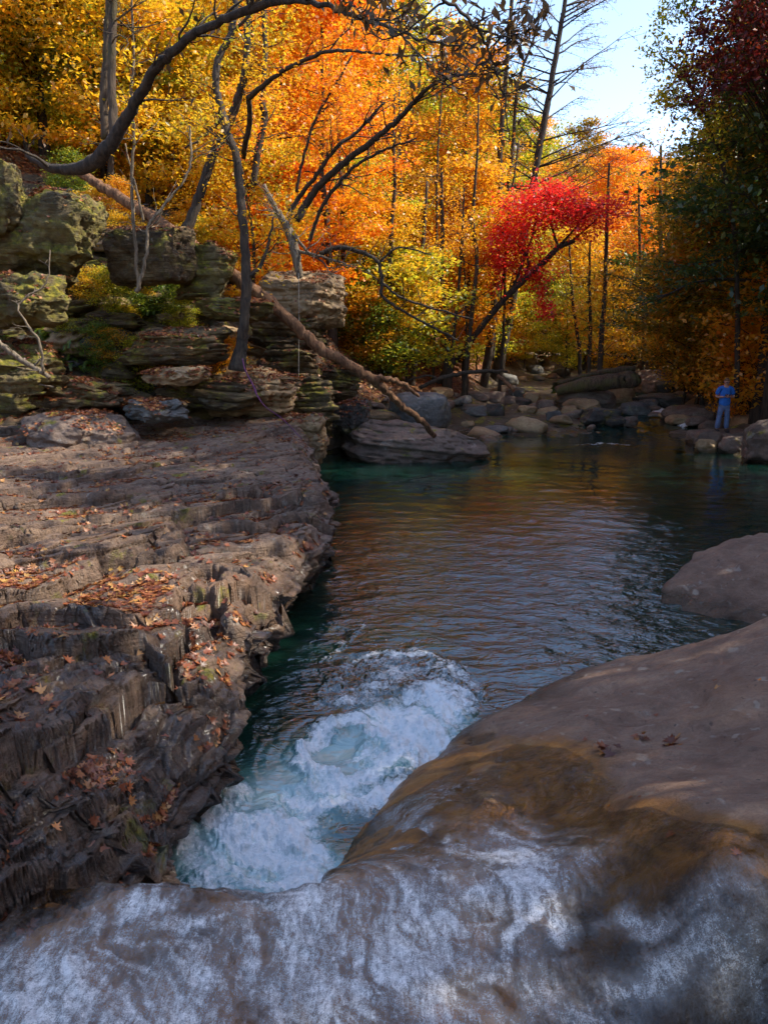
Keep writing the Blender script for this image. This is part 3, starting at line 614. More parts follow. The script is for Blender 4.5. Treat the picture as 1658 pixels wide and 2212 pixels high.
# ------------------------------------------------------------------ rocks
_ico = {}
def ico(sub):
    if sub not in _ico:
        import bmesh
        bm = bmesh.new(); bmesh.ops.create_icosphere(bm, subdivisions=sub, radius=1.0)
        V = np.array([v.co[:] for v in bm.verts]); Fc = np.array([[v.index for v in f.verts] for f in bm.faces]); bm.free()
        _ico[sub] = (V, Fc)
    return _ico[sub]
def rock_np(seed, dims, sub=4, box=0.35, rough=0.10, strata=0.0, cuts=7, fine=0.02):
    V, Fc = ico(sub); r = np.random.default_rng(seed); V = V.copy()
    pw = 2 + 9*box*box + 2*box
    V = V/((np.abs(V)**pw).sum(1)**(1/pw))[:, None]
    for i in range(int(cuts*1.6)):                       # planar facets, set back from the support plane
        n = r.normal(size=3); n /= np.linalg.norm(n); pr = V@n; dd = pr.max()*r.uniform(0.72, 0.93)
        V = V - np.clip(pr-dd, 0, None)[:, None]*n*0.97
    U = V/np.linalg.norm(V, axis=1)[:, None]; s = seed*3.7
    V = V + U*(rough*1.1*fbm(V[:, 0]*1.1+s, V[:, 1]*1.1, V[:, 2]*1.1, 3)[:, None] + rough*0.45*fbm(V[:, 0]*3.5+s, V[:, 1]*3.5, V[:, 2]*3.5, 4)[:, None])
    V = V*np.array(dims)
    if strata:
        hor = V[:, :2]/(np.linalg.norm(V[:, :2], axis=1)[:, None]+1e-6); th = 0.10+0.16*r.uniform()
        hz = V[:, 2]/th + 0.9*fbm(V[:, 0]*0.5+s, V[:, 1]*0.5, 0, 2); f = hz-np.floor(hz); li = np.floor(hz).astype(int); tb = r.normal(size=400)
        a_ = tb[li % 400]*(0.6+0.8*(fbm(V[:, 0]*0.9+s, V[:, 1]*0.9, li*3.1, 2))); groove = -1.1*np.exp(-(np.minimum(f, 1-f)/0.09)**2)
        V[:, :2] += hor*((a_+groove)*strata*1.3)[:, None]
    if fine: V = V + U*(fine*fbm(V[:, 0]*5+s, V[:, 1]*5, V[:, 2]*7, 4))[:, None]*1.3
    return V, Fc
def rock(name, label, seed, loc, dims, rotz=0.0, mat='boulder', sub=4, tilt=(0, 0), group=None, **kw):
    V, Fc = rock_np(seed, dims, sub, **kw)
    V = V + np.array([0, 0, 0.0])
    me = mesh_np(name, V, Fc, M[mat])
    return ob(name, me, label=label, cat='rock' if name != 'boulder' else 'boulder', group=group, loc=loc, rot=(tilt[0], tilt[1], rotz))
def onbed(px, py, lift=0.0):
    lo, hi = 2.0, 200.0
    for _ in range(50):
        Y = (lo+hi)/2; p = aty(px, py, Y)
        if p[2] > float(bedz(Y)) + lift: lo = Y
        else: hi = Y
    return aty(px, py, (lo+hi)/2)
def boulder_px(x0, x1, y0, y1, label, mat='boulder', seed=1, group=None, name='boulder', deep=0.8, rz=0.0, kw=None, sub=4):
    b = onbed((x0+x1)/2, y1); dp = depth_of(b); w = (x1-x0)/F*dp; h = (y1-y0)/F*dp
    hy = w*deep/2; hz = h*0.5
    Yc = b[1]+hy*0.8
    c = aty((x0+x1)/2, (y0+y1)/2, Yc)
    s = Yc/b[1]
    a = dict(box=0.35, rough=0.10, cuts=8); a.update(kw or {})
    return rock(name, label, seed, (c[0], Yc, c[2]-h*0.12), (w/2*s*1.03, hy, hz*s*1.25), rz, mat, sub, group=group, **a)

# near right boulder at the water's edge
rock('boulder', 'long brown boulder at the right edge of the pool, just above the smooth foreground slab', 5, (6.75, 10.75, -0.22), (3.3, 1.25, 0.98), math.radians(24), 'slab', 6, tilt=(0.0, -0.13), box=0.25, rough=0.12, cuts=4, fine=0.04)
# creek boulders read off the photograph
B = [
 (957, 994, 865, 885, 'round grey-brown boulder beside the lichen rock at the left end of the boulder bar', 'boulder', dict(box=.1, cuts=2)),
 (994, 1050, 876, 900, 'mottled grey lichen boulder at the waterline of the left creek bank', 'greyb', {}),
 (1049, 1088, 872, 899, 'dark green-black boulder at the water edge left of the creek mouth', 'dark', {}),
 (1038, 1097, 846, 873, 'angular brown boulder behind the dark green one', 'boulder', {}),
 (1094, 1134, 838, 870, 'blocky dark grey boulder in the middle of the boulder bar', 'dark', dict(box=.7)),
 (1128, 1166, 848, 873, 'pale tan wedge boulder right of the blocky dark one', 'tan', {}),
 (1119, 1161, 876, 892, 'flat pale tan rock standing in the shallow water', 'tan', {}),
 (1154, 1200, 864, 889, 'brown pyramid-shaped boulder in the shallows', 'boulder', {}),
 (1176, 1210, 886, 911, 'small grey rock standing alone in the water at the pool head', 'greyb', {}),
 (1215, 1295, 861, 890, 'smooth orange-tan sunlit boulder in front of the big grey slab', 'tan', dict(box=.15, cuts=3)),
 (1204, 1322, 835, 880, 'biggest smooth grey boulder behind the sunlit tan one', 'boulder', dict(box=.2, cuts=4)),
 (1256, 1332, 882, 913, 'dark blocky boulder standing at the head of the pool', 'dark', dict(box=.75)),
 (1308, 1352, 901, 918, 'low flat wet rock right of the dark block', 'dark', {}),
 (1345, 1376, 900, 918, 'small rounded wet rock beside the riffle', 'boulder', {}),
 (1343, 1401, 869, 893, 'grey-green rock left of the white riffle', 'greyb', {}),
 (1431, 1556, 874, 905, 'long low brown boulder right of the riffle, left of the man', 'boulder', dict(box=.4)),
 (1438, 1485, 896, 913, 'small tan rock under the long low boulder', 'tan', {}),
 (1483, 1530, 899, 919, 'low brown rock between the riffle and the man', 'boulder', {}),
 (1317, 1375, 832, 866, 'reddish boulder behind the big grey one', 'tan', {}),
 (1296, 1322, 836, 854, 'small dark boulder behind the gap of the grey and reddish boulders', 'dark', {}),
 (1373, 1482, 850, 874, 'dark flat slab rock with fallen yellow leaves on it', 'dark', dict(box=.6)),
 (1412, 1461, 825, 850, 'rounded dark boulder below the red-brown bank rock', 'dark', {}),
 (1376, 1510, 796, 846, 'large red-brown bank rock right of the fallen trunk', 'boulder', dict(box=.3)),
 (1594, 1662, 879, 917, 'tan boulder on the bank right of the man', 'tan', {}),
 (1574, 1602, 893, 919, 'small mottled boulder behind the man', 'greyb', {}),
 (1500, 1552, 930, 966, 'purple-grey angular rock in front of the man at the pool edge', 'boulder', {}),
 (1503, 1545, 950, 976, 'amber wet rock at the waterline in front of the man', 'tan', {}),
 (1556, 1612, 943, 978, 'brown boulder at the waterline right of the man', 'boulder', {}),
 (1510, 1556, 909, 934, 'flat rock behind the purple-grey one', 'boulder', {}),
 (1609, 1720, 908, 1000, 'big pale-streaked boulder cut by the right edge of the photo', 'boulder', dict(box=.25, cuts=4)),
]
for i, b in enumerate(B):
    boulder_px(*b[:4], b[4], b[5], 20+i, kw=b[6], sub=4 if (b[1]-b[0]) < 70 else 5)
# rock the man stands on
fp = aty(1561, 936, 25.3)
rock('boulder', 'broad flat-topped rock that the man in blue is standing on', 77, (fp[0]+0.55, fp[1]+0.5, fp[2]-0.30), (1.3, 0.85, 0.33), 0.2, 'boulder', 5, box=.8, rough=.03, cuts=0)
MANFOOT = fp
# rock peninsula at the far left of the pool
rock('boulder', 'broad wedge-shaped pale rock sloping into the pool under the fallen trunk end', 91, (0.95, 23.6, 0.02), (2.1, 1.9, 0.95), 0.15, 'boulder', 6, tilt=(0.0, 0.13), box=.35, rough=.10, cuts=9, strata=.05, fine=.04)
rock('boulder', 'rounded blue-grey boulder with white lichen behind the fallen trunk end', 92, (1.15, 25.0, 1.05), (0.95, 0.75, 0.68), -0.2, 'greyb', 5, box=.3, rough=.07, cuts=5)
rock('boulder', 'dark low rock between the fallen trunk and the cliff foot', 93, (-0.3, 24.3, 0.75), (1.0, 0.9, 0.5), 0.5, 'cliff', 4, strata=.04)
# scattered cobbles and stones of the bar
rr = np.random.default_rng(5); meshes = []
for i in range(7):
    V, Fc = rock_np(300+i, (1, 0.8, 0.62), 3, box=.3, rough=.10, cuts=6)
    meshes.append(mesh_np('creek_stone', V, Fc, M[['boulder', 'tan', 'greyb', 'boulder', 'dark', 'tan', 'boulder'][i]]))
cnt = 0
for i in range(1500):
    Y = rr.uniform(26.5, 58); xl = np.interp(Y, [p[1] for p in FOOT_L[7:]], [p[0] for p in FOOT_L[7:]]); xr = np.interp(Y, [28, 33, 42, 58], [12.6, 15, 20, 27])
    X_ = rr.uniform(xl-1, xr+1); ch = np.interp(Y, [20, 26, 30, 34, 40, 60], [8, 8.4, 10.2, 10.8, 10.5, 14])
    if Y < 32 and abs(X_-ch) < 1.3: continue
    if Y < 28.3 and X_ > 4 and X_ < 10: continue
    s = rr.choice([.20, .30, .45, .65], p=[.30, .30, .26, .14])*(1+0.012*(Y-26))
    z = float(ground_h(X_, Y)); m_ = meshes[rr.integers(7)]
    nm = m_.materials[0].name
    lab = {'creek_boulder': 'small brown stone in the jumble of the boulder bar', 'tan_boulder': 'small tan stone in the jumble of the boulder bar', 'grey_boulder': 'small grey lichen-spotted stone in the jumble of the boulder bar', 'dark_boulder': 'small dark wet stone in the jumble of the boulder bar'}[nm]
    ob('creek_stone', m_, label=lab, cat='stone', group='small '+nm.split('_')[0]+' stones of the boulder bar', loc=(X_, Y, z+s*0.12), rot=(rr.uniform(-.3, .3), rr.uniform(-.3, .3), rr.uniform(0, 6.28)), scale=(s*rr.uniform(.8, 1.4), s, s*rr.uniform(.6, 1)))
    cnt += 1
    if cnt >= 250: break

# cliff blocks of the left bank: (px0, px1, py0, py1, Y, label, mat, kw)
TOPS = []
CB = [
 (-60, 185, 395, 600, 16.8, 'tall yellow-green mossy boulder at the left edge under the curved trunk', 'moss', dict(box=.5, strata=.02, cuts=9)),
 (-120, 20, 330, 500, 16.2, 'mossy rock cut by the left edge of the photo, highest on the bank', 'moss', dict(box=.5)),
 (-70, 130, 585, 705, 15.9, 'second mossy yellow rock at the left edge below the tall one', 'moss', dict(box=.6)),
 (232, 395, 478, 606, 18.6, 'big square brown block with a smooth shaded face', 'cliff', dict(box=1.0, cuts=2, rough=.04)),
 (370, 500, 520, 640, 19.4, 'mossy streaked block right of the square brown one', 'moss', dict(box=.6, strata=.03)),
 (420, 570, 640, 690, 18.4, 'mossy rock shelf left of the upright trunk base', 'moss', dict(box=.7, strata=.04)),
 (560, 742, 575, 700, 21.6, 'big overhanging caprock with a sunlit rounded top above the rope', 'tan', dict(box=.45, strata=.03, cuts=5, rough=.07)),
 (545, 700, 655, 760, 21.6, 'layered rock wall below the overhanging caprock', 'cliff', dict(box=.8, strata=.07)),
 (560, 690, 735, 830, 21.0, 'stack of thin rock layers at the foot of the overhang', 'cliff', dict(box=.8, strata=.10)),
 (585, 720, 815, 935, 20.3, 'rough layered rock at the back corner of the pool', 'cliff', dict(box=.8, strata=.08)),
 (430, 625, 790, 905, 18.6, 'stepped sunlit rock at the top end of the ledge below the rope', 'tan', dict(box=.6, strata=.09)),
 (330, 560, 815, 880, 17.9, 'dark layered rock shelf behind the ledge', 'cliff', dict(box=.8, strata=.09)),
 (245, 470, 700, 790, 17.6, 'overhanging mossy rock above a black hollow', 'cliff', dict(box=.6, strata=.05)),
 (310, 450, 795, 835, 16.9, 'pale flat rock with yellow moss lying before the black hollow', 'tan', dict(box=.7)),
 (60, 260, 815, 890, 16.8, 'low dark rock behind the left end of the ledge', 'cliff', dict(box=.7, strata=.06)),
 (-80, 110, 720, 850, 16.0, 'mossy bank rock at the left edge beside the fallen branch', 'moss', dict(box=.5, strata=.03)),
 (250, 400, 860, 915, 16.2, 'pale grey boulder with a mossy crown on the back of the ledge', 'greyb', dict(box=.3)),
 (20, 260, 893, 1010, 15.2, 'rounded brown boulder with mossy side on the back left of the ledge', 'boulder', dict(box=.25, cuts=3, rough=.06)),
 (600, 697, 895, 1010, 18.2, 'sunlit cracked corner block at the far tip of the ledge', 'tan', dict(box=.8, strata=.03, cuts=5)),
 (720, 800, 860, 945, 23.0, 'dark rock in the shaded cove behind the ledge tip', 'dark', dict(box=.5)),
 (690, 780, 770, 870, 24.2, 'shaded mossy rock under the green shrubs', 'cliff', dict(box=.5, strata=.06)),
]
for i, (x0, x1, y0, y1, Yc, lab, mt, kw) in enumerate(CB):
    c = aty((x0+x1)/2, (y0+y1)/2, Yc); dp = depth_of(c); w = (x1-x0)/F*dp; h = (y1-y0)/F*dp
    a = dict(box=.5, rough=.16, cuts=12, fine=.04); a.update(kw); a['rough'] = max(.12, a['rough']); a['box'] = a['box']*.8; a['strata'] = a.get('strata', 0)*1.1
    rr_ = np.random.default_rng(400+i)
    _o = rock('rock', lab, 400+i, (c[0], Yc+w*0.34, c[2]-h*.03), (w*0.49, max(0.4, w*0.42), h*0.47), rr_.uniform(-.5, .5), mt, 6, tilt=(rr_.uniform(-.06, .06), rr_.uniform(-.06, .06)), **a)

    _m = _o.data; nv = len(_m.vertices); co = np.empty(nv*3, np.float32); _m.vertices.foreach_get('co', co); no = np.empty(nv*3, np.float32); _m.vertices.foreach_get('normal', no)
    Rm = np.array(Matrix.Rotation(_o.rotation_euler.z, 3, 'Z')); co = co.reshape(-1, 3)@Rm.T + np.array(_o.location); no = no.reshape(-1, 3)@Rm.T
    TOPS.append(np.hstack([co, no])[no[:, 2] > .72])
TOPS = np.vstack(TOPS)

# ------------------------------------------------------------------ bark and leaf materials
M['bark'] = bark_mat('dark_bark', (0.022, 0.016, 0.011), (0.085, 0.060, 0.040))
M['bark2'] = bark_mat('brown_bark', (0.04, 0.026, 0.016), (0.15, 0.10, 0.06), moss=0.5)
M['log'] = bark_mat('red_brown_log', (0.07, 0.030, 0.014), (0.30, 0.15, 0.07))
M['twig'] = bark_mat('pale_twig', (0.10, 0.075, 0.05), (0.30, 0.23, 0.15))
Yg = (0.42, 0.36, 0.02); Ye = (0.68, 0.44, 0.02); Go = (0.72, 0.34, 0.015); Or = (0.80, 0.22, 0.012); Ro = (0.72, 0.10, 0.012)
M['yellowgreen'] = leaf_mat('yellow_green_leaves', [(0.1, (0.10, 0.16, 0.015)), (0.4, (0.34, 0.36, 0.02)), (0.65, (0.70, 0.56, 0.03)), (0.88, (0.80, 0.45, 0.02))])
M['yellow'] = leaf_mat('yellow_leaves', [(0.1, (0.26, 0.28, 0.02)), (0.4, Ye), (0.75, (0.76, 0.38, 0.015)), (0.97, Or)])
M['gold'] = leaf_mat('gold_leaves', [(0.1, (0.34, 0.28, 0.02)), (0.4, Go), (0.65, (0.76, 0.36, 0.015)), (0.92, Or)])
M['orange'] = leaf_mat('orange_leaves', [(0.1, (0.74, 0.46, 0.02)), (0.4, (0.82, 0.32, 0.012)), (0.7, Or), (0.95, (0.82, 0.14, 0.012))])
M['redorange'] = leaf_mat('red_orange_leaves', [(0.1, Or), (0.5, Ro), (0.9, (0.6, 0.04, 0.015))])
M['red'] = leaf_mat('red_maple_leaves', [(0.1, (0.84, 0.09, 0.035)), (0.5, (0.68, 0.025, 0.02)), (0.9, (0.36, 0.008, 0.012))], nscale=.6, trans=.6)
M['darkred'] = leaf_mat('dark_red_leaves', [(0.1, (0.14, 0.010, 0.010)), (0.6, (0.07, 0.006, 0.008)), (0.9, (0.22, 0.03, 0.01))], trans=.3)
M['green'] = leaf_mat('green_leaves', [(0.1, (0.05, 0.12, 0.012)), (0.5, (0.16, 0.24, 0.02)), (0.85, (0.45, 0.40, 0.03))])
M['dkgreen'] = leaf_mat('dark_green_leaves', [(0.1, (0.025, 0.065, 0.018)), (0.5, (0.06, 0.10, 0.018)), (0.85, (0.17, 0.18, 0.02))], trans=.4)
M['olive'] = leaf_mat('olive_leaves', [(0.1, (0.06, 0.08, 0.012)), (0.4, (0.26, 0.20, 0.015)), (0.7, (0.55, 0.27, 0.015)), (0.95, (0.62, 0.18, 0.012))], clump=.6)
M['brownleaf'] = leaf_mat('brown_hanging_leaves', [(0.1, (0.05, 0.03, 0.012)), (0.5, (0.09, 0.05, 0.02)), (0.9, (0.20, 0.09, 0.02))], trans=.25)
M['litter'] = leaf_mat('leaf_litter', [(0.05, (0.05, 0.014, 0.007)), (0.4, (0.17, 0.045, 0.018)), (0.7, (0.30, 0.09, 0.03)), (0.9, (0.42, 0.20, 0.06)), (1.0, (0.5, 0.30, 0.06))], trans=.15, clump=.15)
M['needle'] = leaf_mat('sparse_needles', [(0.1, (0.10, 0.10, 0.03)), (0.5, (0.22, 0.13, 0.04)), (0.9, (0.32, 0.14, 0.04))], trans=.4)

# ------------------------------------------------------------------ tree prototypes (trunk mesh + crown mesh)
def limb_path(rng, p0, az, el, L, n=6, curve=0.25, wob=0.12):
    d = np.array([math.cos(az)*math.cos(el), math.sin(az)*math.cos(el), math.sin(el)]); P = [np.array(p0, float)]
    for i in range(n-1):
        d = d + rng.normal(size=3)*wob + np.array([0, 0, curve*0.25]); d /= np.linalg.norm(d); P.append(P[-1] + d*L/(n-1))
    return np.array(P)
def gen_tree(seed, h, cr, cb, nleaf, ls, nl=30, r0=0.14, flat=0.28, spread=0.42, wob=0.25, el=(0.1, 0.7), up=0.8, curve=0.25, fork=False, profile=None, droop=0.0, aspect=.6, sides=8):
    rng = np.random.default_rng(seed); n = 12
    t = np.linspace(0, 1, n); wobx = np.cumsum(rng.normal(size=(n, 2))*wob*h/60, 0); wobx -= wobx[0]
    trunk = np.stack([wobx[:, 0], wobx[:, 1], t*h*0.97], 1); rad = r0*(1-t*0.88)*(1+0.5*np.exp(-t*18))
    tubes = [(smooth_path(trunk, 3), np.interp(np.linspace(0, 1, (n-1)*3+1), t, rad))]
    anchors = []
    prof = profile or (lambda s: np.sin(np.pi*np.clip(s*0.86+0.12, 0, 1))**0.7)
    for i in range(nl):
        s = (i+rng.uniform(0, 1))/nl; tt = cb + (0.97-cb)*s; p0 = np.array([np.interp(tt, t, trunk[:, k]) for k in range(3)])
        L = cr*prof(s)*rng.uniform(0.65, 1.15); az = i*2.399 + rng.uniform(-.5, .5)
        P = limb_path(rng, p0, az, rng.uniform(*el), L, 6, curve)
        r1 = max(0.012, r0*(1-tt)*0.45)
        tubes.append((P, np.linspace(r1, 0.006, 6)))
        for j in range(2, 6): anchors.append(P[j])
        for j in range(4):
            b = P[rng.integers(1, 5)]; Q = limb_path(rng, b, az+rng.choice([-1, 1])*rng.uniform(.5, 1.1), rng.uniform(-0.1, .5), L*rng.uniform(.3, .55), 4, curve)
            tubes.append((Q, np.linspace(r1*.4, 0.004, 4))); anchors += [Q[1], Q[2], Q[3]]
    big = [x for x in tubes if True]
    Vt, Ft = tube([big[0]], sides, rough=.15, seed=seed)
    Vb, Fb = tube(big[1:], 4)
    nV = len(Vt)
    V = np.vstack([Vt, Vb]); Fq = np.vstack([Ft[0], Fb[0]+nV]); F3 = np.vstack([Ft[1], Fb[1]+nV])
    A = np.array(anchors); w = rng.uniform(.3, 1.6, len(A)); idx = rng.choice(len(A), nleaf, p=w/w.sum())
    C = A[idx] + rng.normal(size=(nleaf, 3))*np.array([spread, spread, spread*flat]) - np.array([0, 0, 0.05])
    LV, LF = leaves_np(C, ls, rng, up=up, droop=droop, aspect=aspect)
    return mesh_np('trunk', V, [Fq, F3], M['bark']), mesh_np('crown', LV, LF, None, smooth=False)
def slotted(me): me.materials.append(M['gold']); return me
PROT = {}
def proto(key, *a, **k):
    tr, cr = gen_tree(*a, **k); slotted(cr); PROT[key] = (tr, cr)
for i in range(5):
    proto('tall%d' % i, 100+i, 16, 3.7, 0.16, 19000, 0.165, nl=34, r0=0.17, wob=.3)
for i in range(4):
    proto('mid%d' % i, 120+i, 8.5, 2.9, 0.12, 13000, 0.135, nl=26, r0=0.085, wob=.6, flat=.2, spread=.36)
for i in range(3):
    proto('low%d' % i, 140+i, 3.2, 1.5, 0.05, 5500, 0.10, nl=20, r0=0.03, wob=.8, flat=.35, spread=.26)
for i in range(2):
    proto('hem%d' % i, 150+i, 17, 4.0, 0.27, 27000, 0.17, nl=60, r0=0.2, flat=.14, spread=.36, el=(-.15, .25), curve=-0.5, profile=lambda s: 1.05*(1-s)**0.75+0.05, aspect=.30, droop=.9)
proto('high', 160, 23, 4.4, 0.60, 5500, 0.20, nl=34, r0=0.24, wob=.3)  # thin crown set high, shaped to drop dappled shade on the left bank
HT = [(11.3, 19.2, 'unseen tall tree added on the right bank, its high thin crown shading the left bank'), (12.6, 24.6, 'dark tall trunk just behind the big boulder cut by the right edge, high crown added for shade')]  # added for their high crowns, which shade the left bank from out of view
def place(key, x, y, scale=1.0, mat='gold', label='', cat='tree', group=None, name='tree', z=None, rz=None, lean=(0, 0), sz=None, sink=0.15):
    tr, cr = PROT[key]; z = float(ground_h(x, y)) - sink if z is None else z
    rz = RNG.uniform(0, 6.28) if rz is None else rz
    e = ob(name, None, label=label, cat=cat, group=group, loc=(x, y, z), rot=(lean[0], lean[1], rz), scale=(scale, scale, scale*(sz or 1)))
    ob('trunk' if cat == 'tree' else 'stem', tr, parent=e)
    c = ob('crown' if cat == 'tree' else 'foliage', cr, parent=e)
    c.material_slots[0].link = 'OBJECT'; c.material_slots[0].material = M[mat]
    return e

# ------------------------------------------------------------------ forest
HKEY = {'tall': 16.0, 'mid': 8.5, 'hem': 17.0, 'low': 3.2}
def sky_limit(px):   # highest row (in photo pixels) that far crowns may reach
    return np.interp(px, [700, 900, 1040, 1120, 1200, 1250, 1300, 1340, 1400, 1425, 1440, 1658], [-900, -160, -20, 60, 140, 225, 290, 300, 325, 318, -400, -900])
KIND = {'yellowgreen': 'yellow-green', 'yellow': 'bright yellow', 'gold': 'golden', 'orange': 'orange', 'redorange': 'red-orange', 'olive': 'olive and rust', 'green': 'green', 'dkgreen': 'dark green'}
fr_ = np.random.default_rng(42); placed = []
def zone_mat(px, py, r):
    if px < 330: c = ['yellowgreen', 'yellowgreen', 'yellow', 'yellowgreen', 'gold']
    elif px < 520: c = ['yellow', 'yellowgreen', 'yellow', 'gold'] if py > 150 else ['gold', 'yellow', 'orange']
    elif px < 800: c = ['orange', 'orange', 'gold', 'orange'] if py < 330 else ['yellow', 'gold', 'yellowgreen', 'orange']
    elif px < 1120: c = ['orange', 'gold', 'orange', 'redorange'] if py < 160 else ['gold', 'yellow', 'yellowgreen', 'gold', 'yellowgreen', 'yellow']
    elif px < 1230: c = ['gold', 'olive', 'yellow'] 
    elif px < 1420: c = ['orange', 'orange', 'gold'] if py < 620 else ['yellow', 'gold', 'yellowgreen']
    else: c = ['olive', 'gold', 'olive', 'dkgreen'] if py > 330 else ['dkgreen', 'dkgreen', 'olive']
    return c[r.integers(len(c))]
cand = 0
tries = 0
while cand < 190 and tries < 9000:
    tries += 1
    r_ = 24 + 95*fr_.uniform()**1.5; th = fr_.uniform(-0.62, 0.62); x = r_*math.sin(th); y = r_*math.cos(th)
    dl = float(seg_dist(np.array(x), np.array(y), FOOT_L)); dr = float(seg_dist(np.array(x), np.array(y), FOOT_R))
    if max(dl, dr) < 0.6 and y < 62: continue
    if dl > 0 and y < 24 + 0 and dl < 5.5: continue
    sp_min = 1.7 + 0.035*r_
    if any((x-a)**2+(y-b)**2 < sp_min**2 for a, b in placed): continue
    kind = fr_.choice(['tall', 'mid'], p=[.45, .55]) if r_ < 60 else 'tall'
    if dr > 0 and r_ < 60: kind = fr_.choice(['tall', 'mid', 'hem'], p=[.3, .4, .3])
    if dr > 0 and y > 33: kind = 'mid'
    s = fr_.uniform(.8, 1.2); z = float(ground_h(x, y)); h = HKEY[kind]*s
    cx, cyt = proj(x, y, z+h); rad = 3.2*s/ r_*F*0.9
    lim = max(float(sky_limit(cx)), float(sky_limit(cx+rad*.8)) - 60 , float(sky_limit(cx-rad*.8)) - 60)
    if cyt < lim:
        # shrink so it stays below the skyline
        zt = z+h
        while s > 0.35 and proj(x, y, z+HKEY[kind]*s)[1] < lim: s *= .93
        if s <= .4 or r_ < 34: continue
        h = HKEY[kind]*s
    ccx, ccy = proj(x, y, z+h*.55)
    mt = zone_mat(ccx, ccy, fr_)
    if kind == 'hem': mt = 'dkgreen'
    side = 'left hillside' if dl > dr else 'right bank'
    depth = 'front row' if r_ < 40 else ('middle rows' if r_ < 65 else 'far rows')
    col = KIND[mt]
    size = {'tall': 'tall', 'mid': 'small', 'hem': 'tall conifer-like'}[kind]
    place(kind + str(fr_.integers({'tall': 5, 'mid': 4, 'hem': 2}[kind])), x, y, s, mt, f'{size} {col} tree in the {depth} of the forest on the {side}', group=f'{size} {col} trees, {depth} of the {side}')
    placed.append((x, y)); cand += 1
print('forest', cand, tries)

# valley-floor orange trees closing the notch
for (px, pt, Y, mt, lab) in [(1340, 292, 62, 'orange', 'bright orange tree under the notch of sky'), (1290, 300, 58, 'orange', 'orange tree right of the bare conifer, rising to the sky'), (1390, 322, 66, 'gold', 'golden tree at the bottom of the notch of sky'),
                             (1425, 330, 60, 'gold', 'golden tree right of the notch of sky'), (1250, 240, 70, 'olive', 'olive-brown tree on the far ridge left of the sky'), (1370, 420, 50, 'orange', 'glowing orange tree beyond the creek bar'), (1260, 470, 48, 'yellow', 'yellow tree beyond the red maple crown'),
                             (1320, 560, 42, 'yellow', 'low yellow tree at the back of the creek bar'), (1220, 600, 44, 'yellowgreen', 'yellow-green tree standing behind the red maple trunk')]:
    b = aty(px, 780, Y); z = float(ground_h(b[0], Y)); top = aty(px, pt, Y)[2]; s = (top-z)/16.0
    key = 'tall' if s > .62 else 'mid'
    if key == 'mid': s = (top-z)/8.5
    place(key+str(int(px) % 4), b[0], Y, s*1.0, mt, lab)

# right bank: dark hemlock and red and olive crowns leaning over the water
RB = [('hem0', 1640, 27, 1.1, 'dkgreen', 'tall dark evergreen rising out of the top right corner'), ('hem1', 1560, 31, 1.0, 'olive', 'olive-brown drooping tree left of the corner evergreen, edging the sky'),
      ('tall1', 1545, 35, 1.05, 'olive', 'olive and rust tree behind the dark evergreens'), ('mid0', 1520, 32, 1.1, 'olive', 'rust-leaved small tree over the bank behind the man'), ('mid1', 1610, 31.5, 1.05, 'yellowgreen', 'yellow-green small tree right behind the man'),
      ('mid2', 1470, 38, 1.15, 'olive', 'olive small tree above the fallen trunk'), ('mid3', 1560, 33, 1.2, 'yellowgreen', 'yellow-green tree in the shade of the right bank'), ('tall2', 1500, 44, .9, 'olive', 'rust tree behind the right bank row'),
      ('mid0', 1475, 33.5, .85, 'gold', 'golden small tree behind the red-brown bank rock'), ('mid3', 1500, 33, 1.0, 'olive', 'olive small tree left of the man, in front of the evergreens'), ('mid2', 1640, 31, 1.1, 'olive', 'rust small tree at the right edge behind the man'), ('mid1', 1600, 31, 1.35, 'olive', 'taller olive tree between the evergreens above the man'),
      ('mid1', 1700, 29, 1.0, 'gold', 'yellow leafy tree cut by the right edge beside the man'), ('tall3', 1640, 30, 1.0, 'olive', 'tall olive tree inside the right bank wood'), ('low2', 1660, 27, 1.7, 'gold', 'leafy golden shrub at the right edge behind the man'), ('low0', 1635, 29, 1.2, 'gold', 'low golden sapling on the bank right of the man'),
      ('low1', 1560, 36, 1.3, 'green', 'low green sapling behind the red-brown bank rock'), ('low2', 1590, 30.5, 1.2, 'gold', 'low golden sapling just behind the man')]
for key, px, Y, s, mt, lab in RB:
    b = aty(px, 850, Y); place(key, b[0], Y, s, mt, lab)
for x, y, lab in HT: place('high', x, y, 1.0, 'gold', lab)
# off-frame canopy on the right that shades the near rocks and pool
for i, (x, y, s) in enumerate([(9.5, 1.0, 1.0), (12.5, 3.9, 1.05), (13.5, 10.6, .95), (16, 13.5, 1.0), (9, -5.0, 1.0), (14, -1.5, 1.1), (17.5, 7, 1.05), (12, -9, 1.0), (13.6, 17.6, 1.25), (10.6, 12.6, 1.15), (19, 15.0, 1.2), (20, 1.5, 1.1), (7.5, -10, 1.0)]):
    place(['tall0', 'tall2', 'tall4', 'tall1'][i % 4], x, y, s, 'gold' if i % 2 else 'olive', f'tree of the right bank outside the picture whose crown shades the near rocks', group='trees outside the picture on the right')
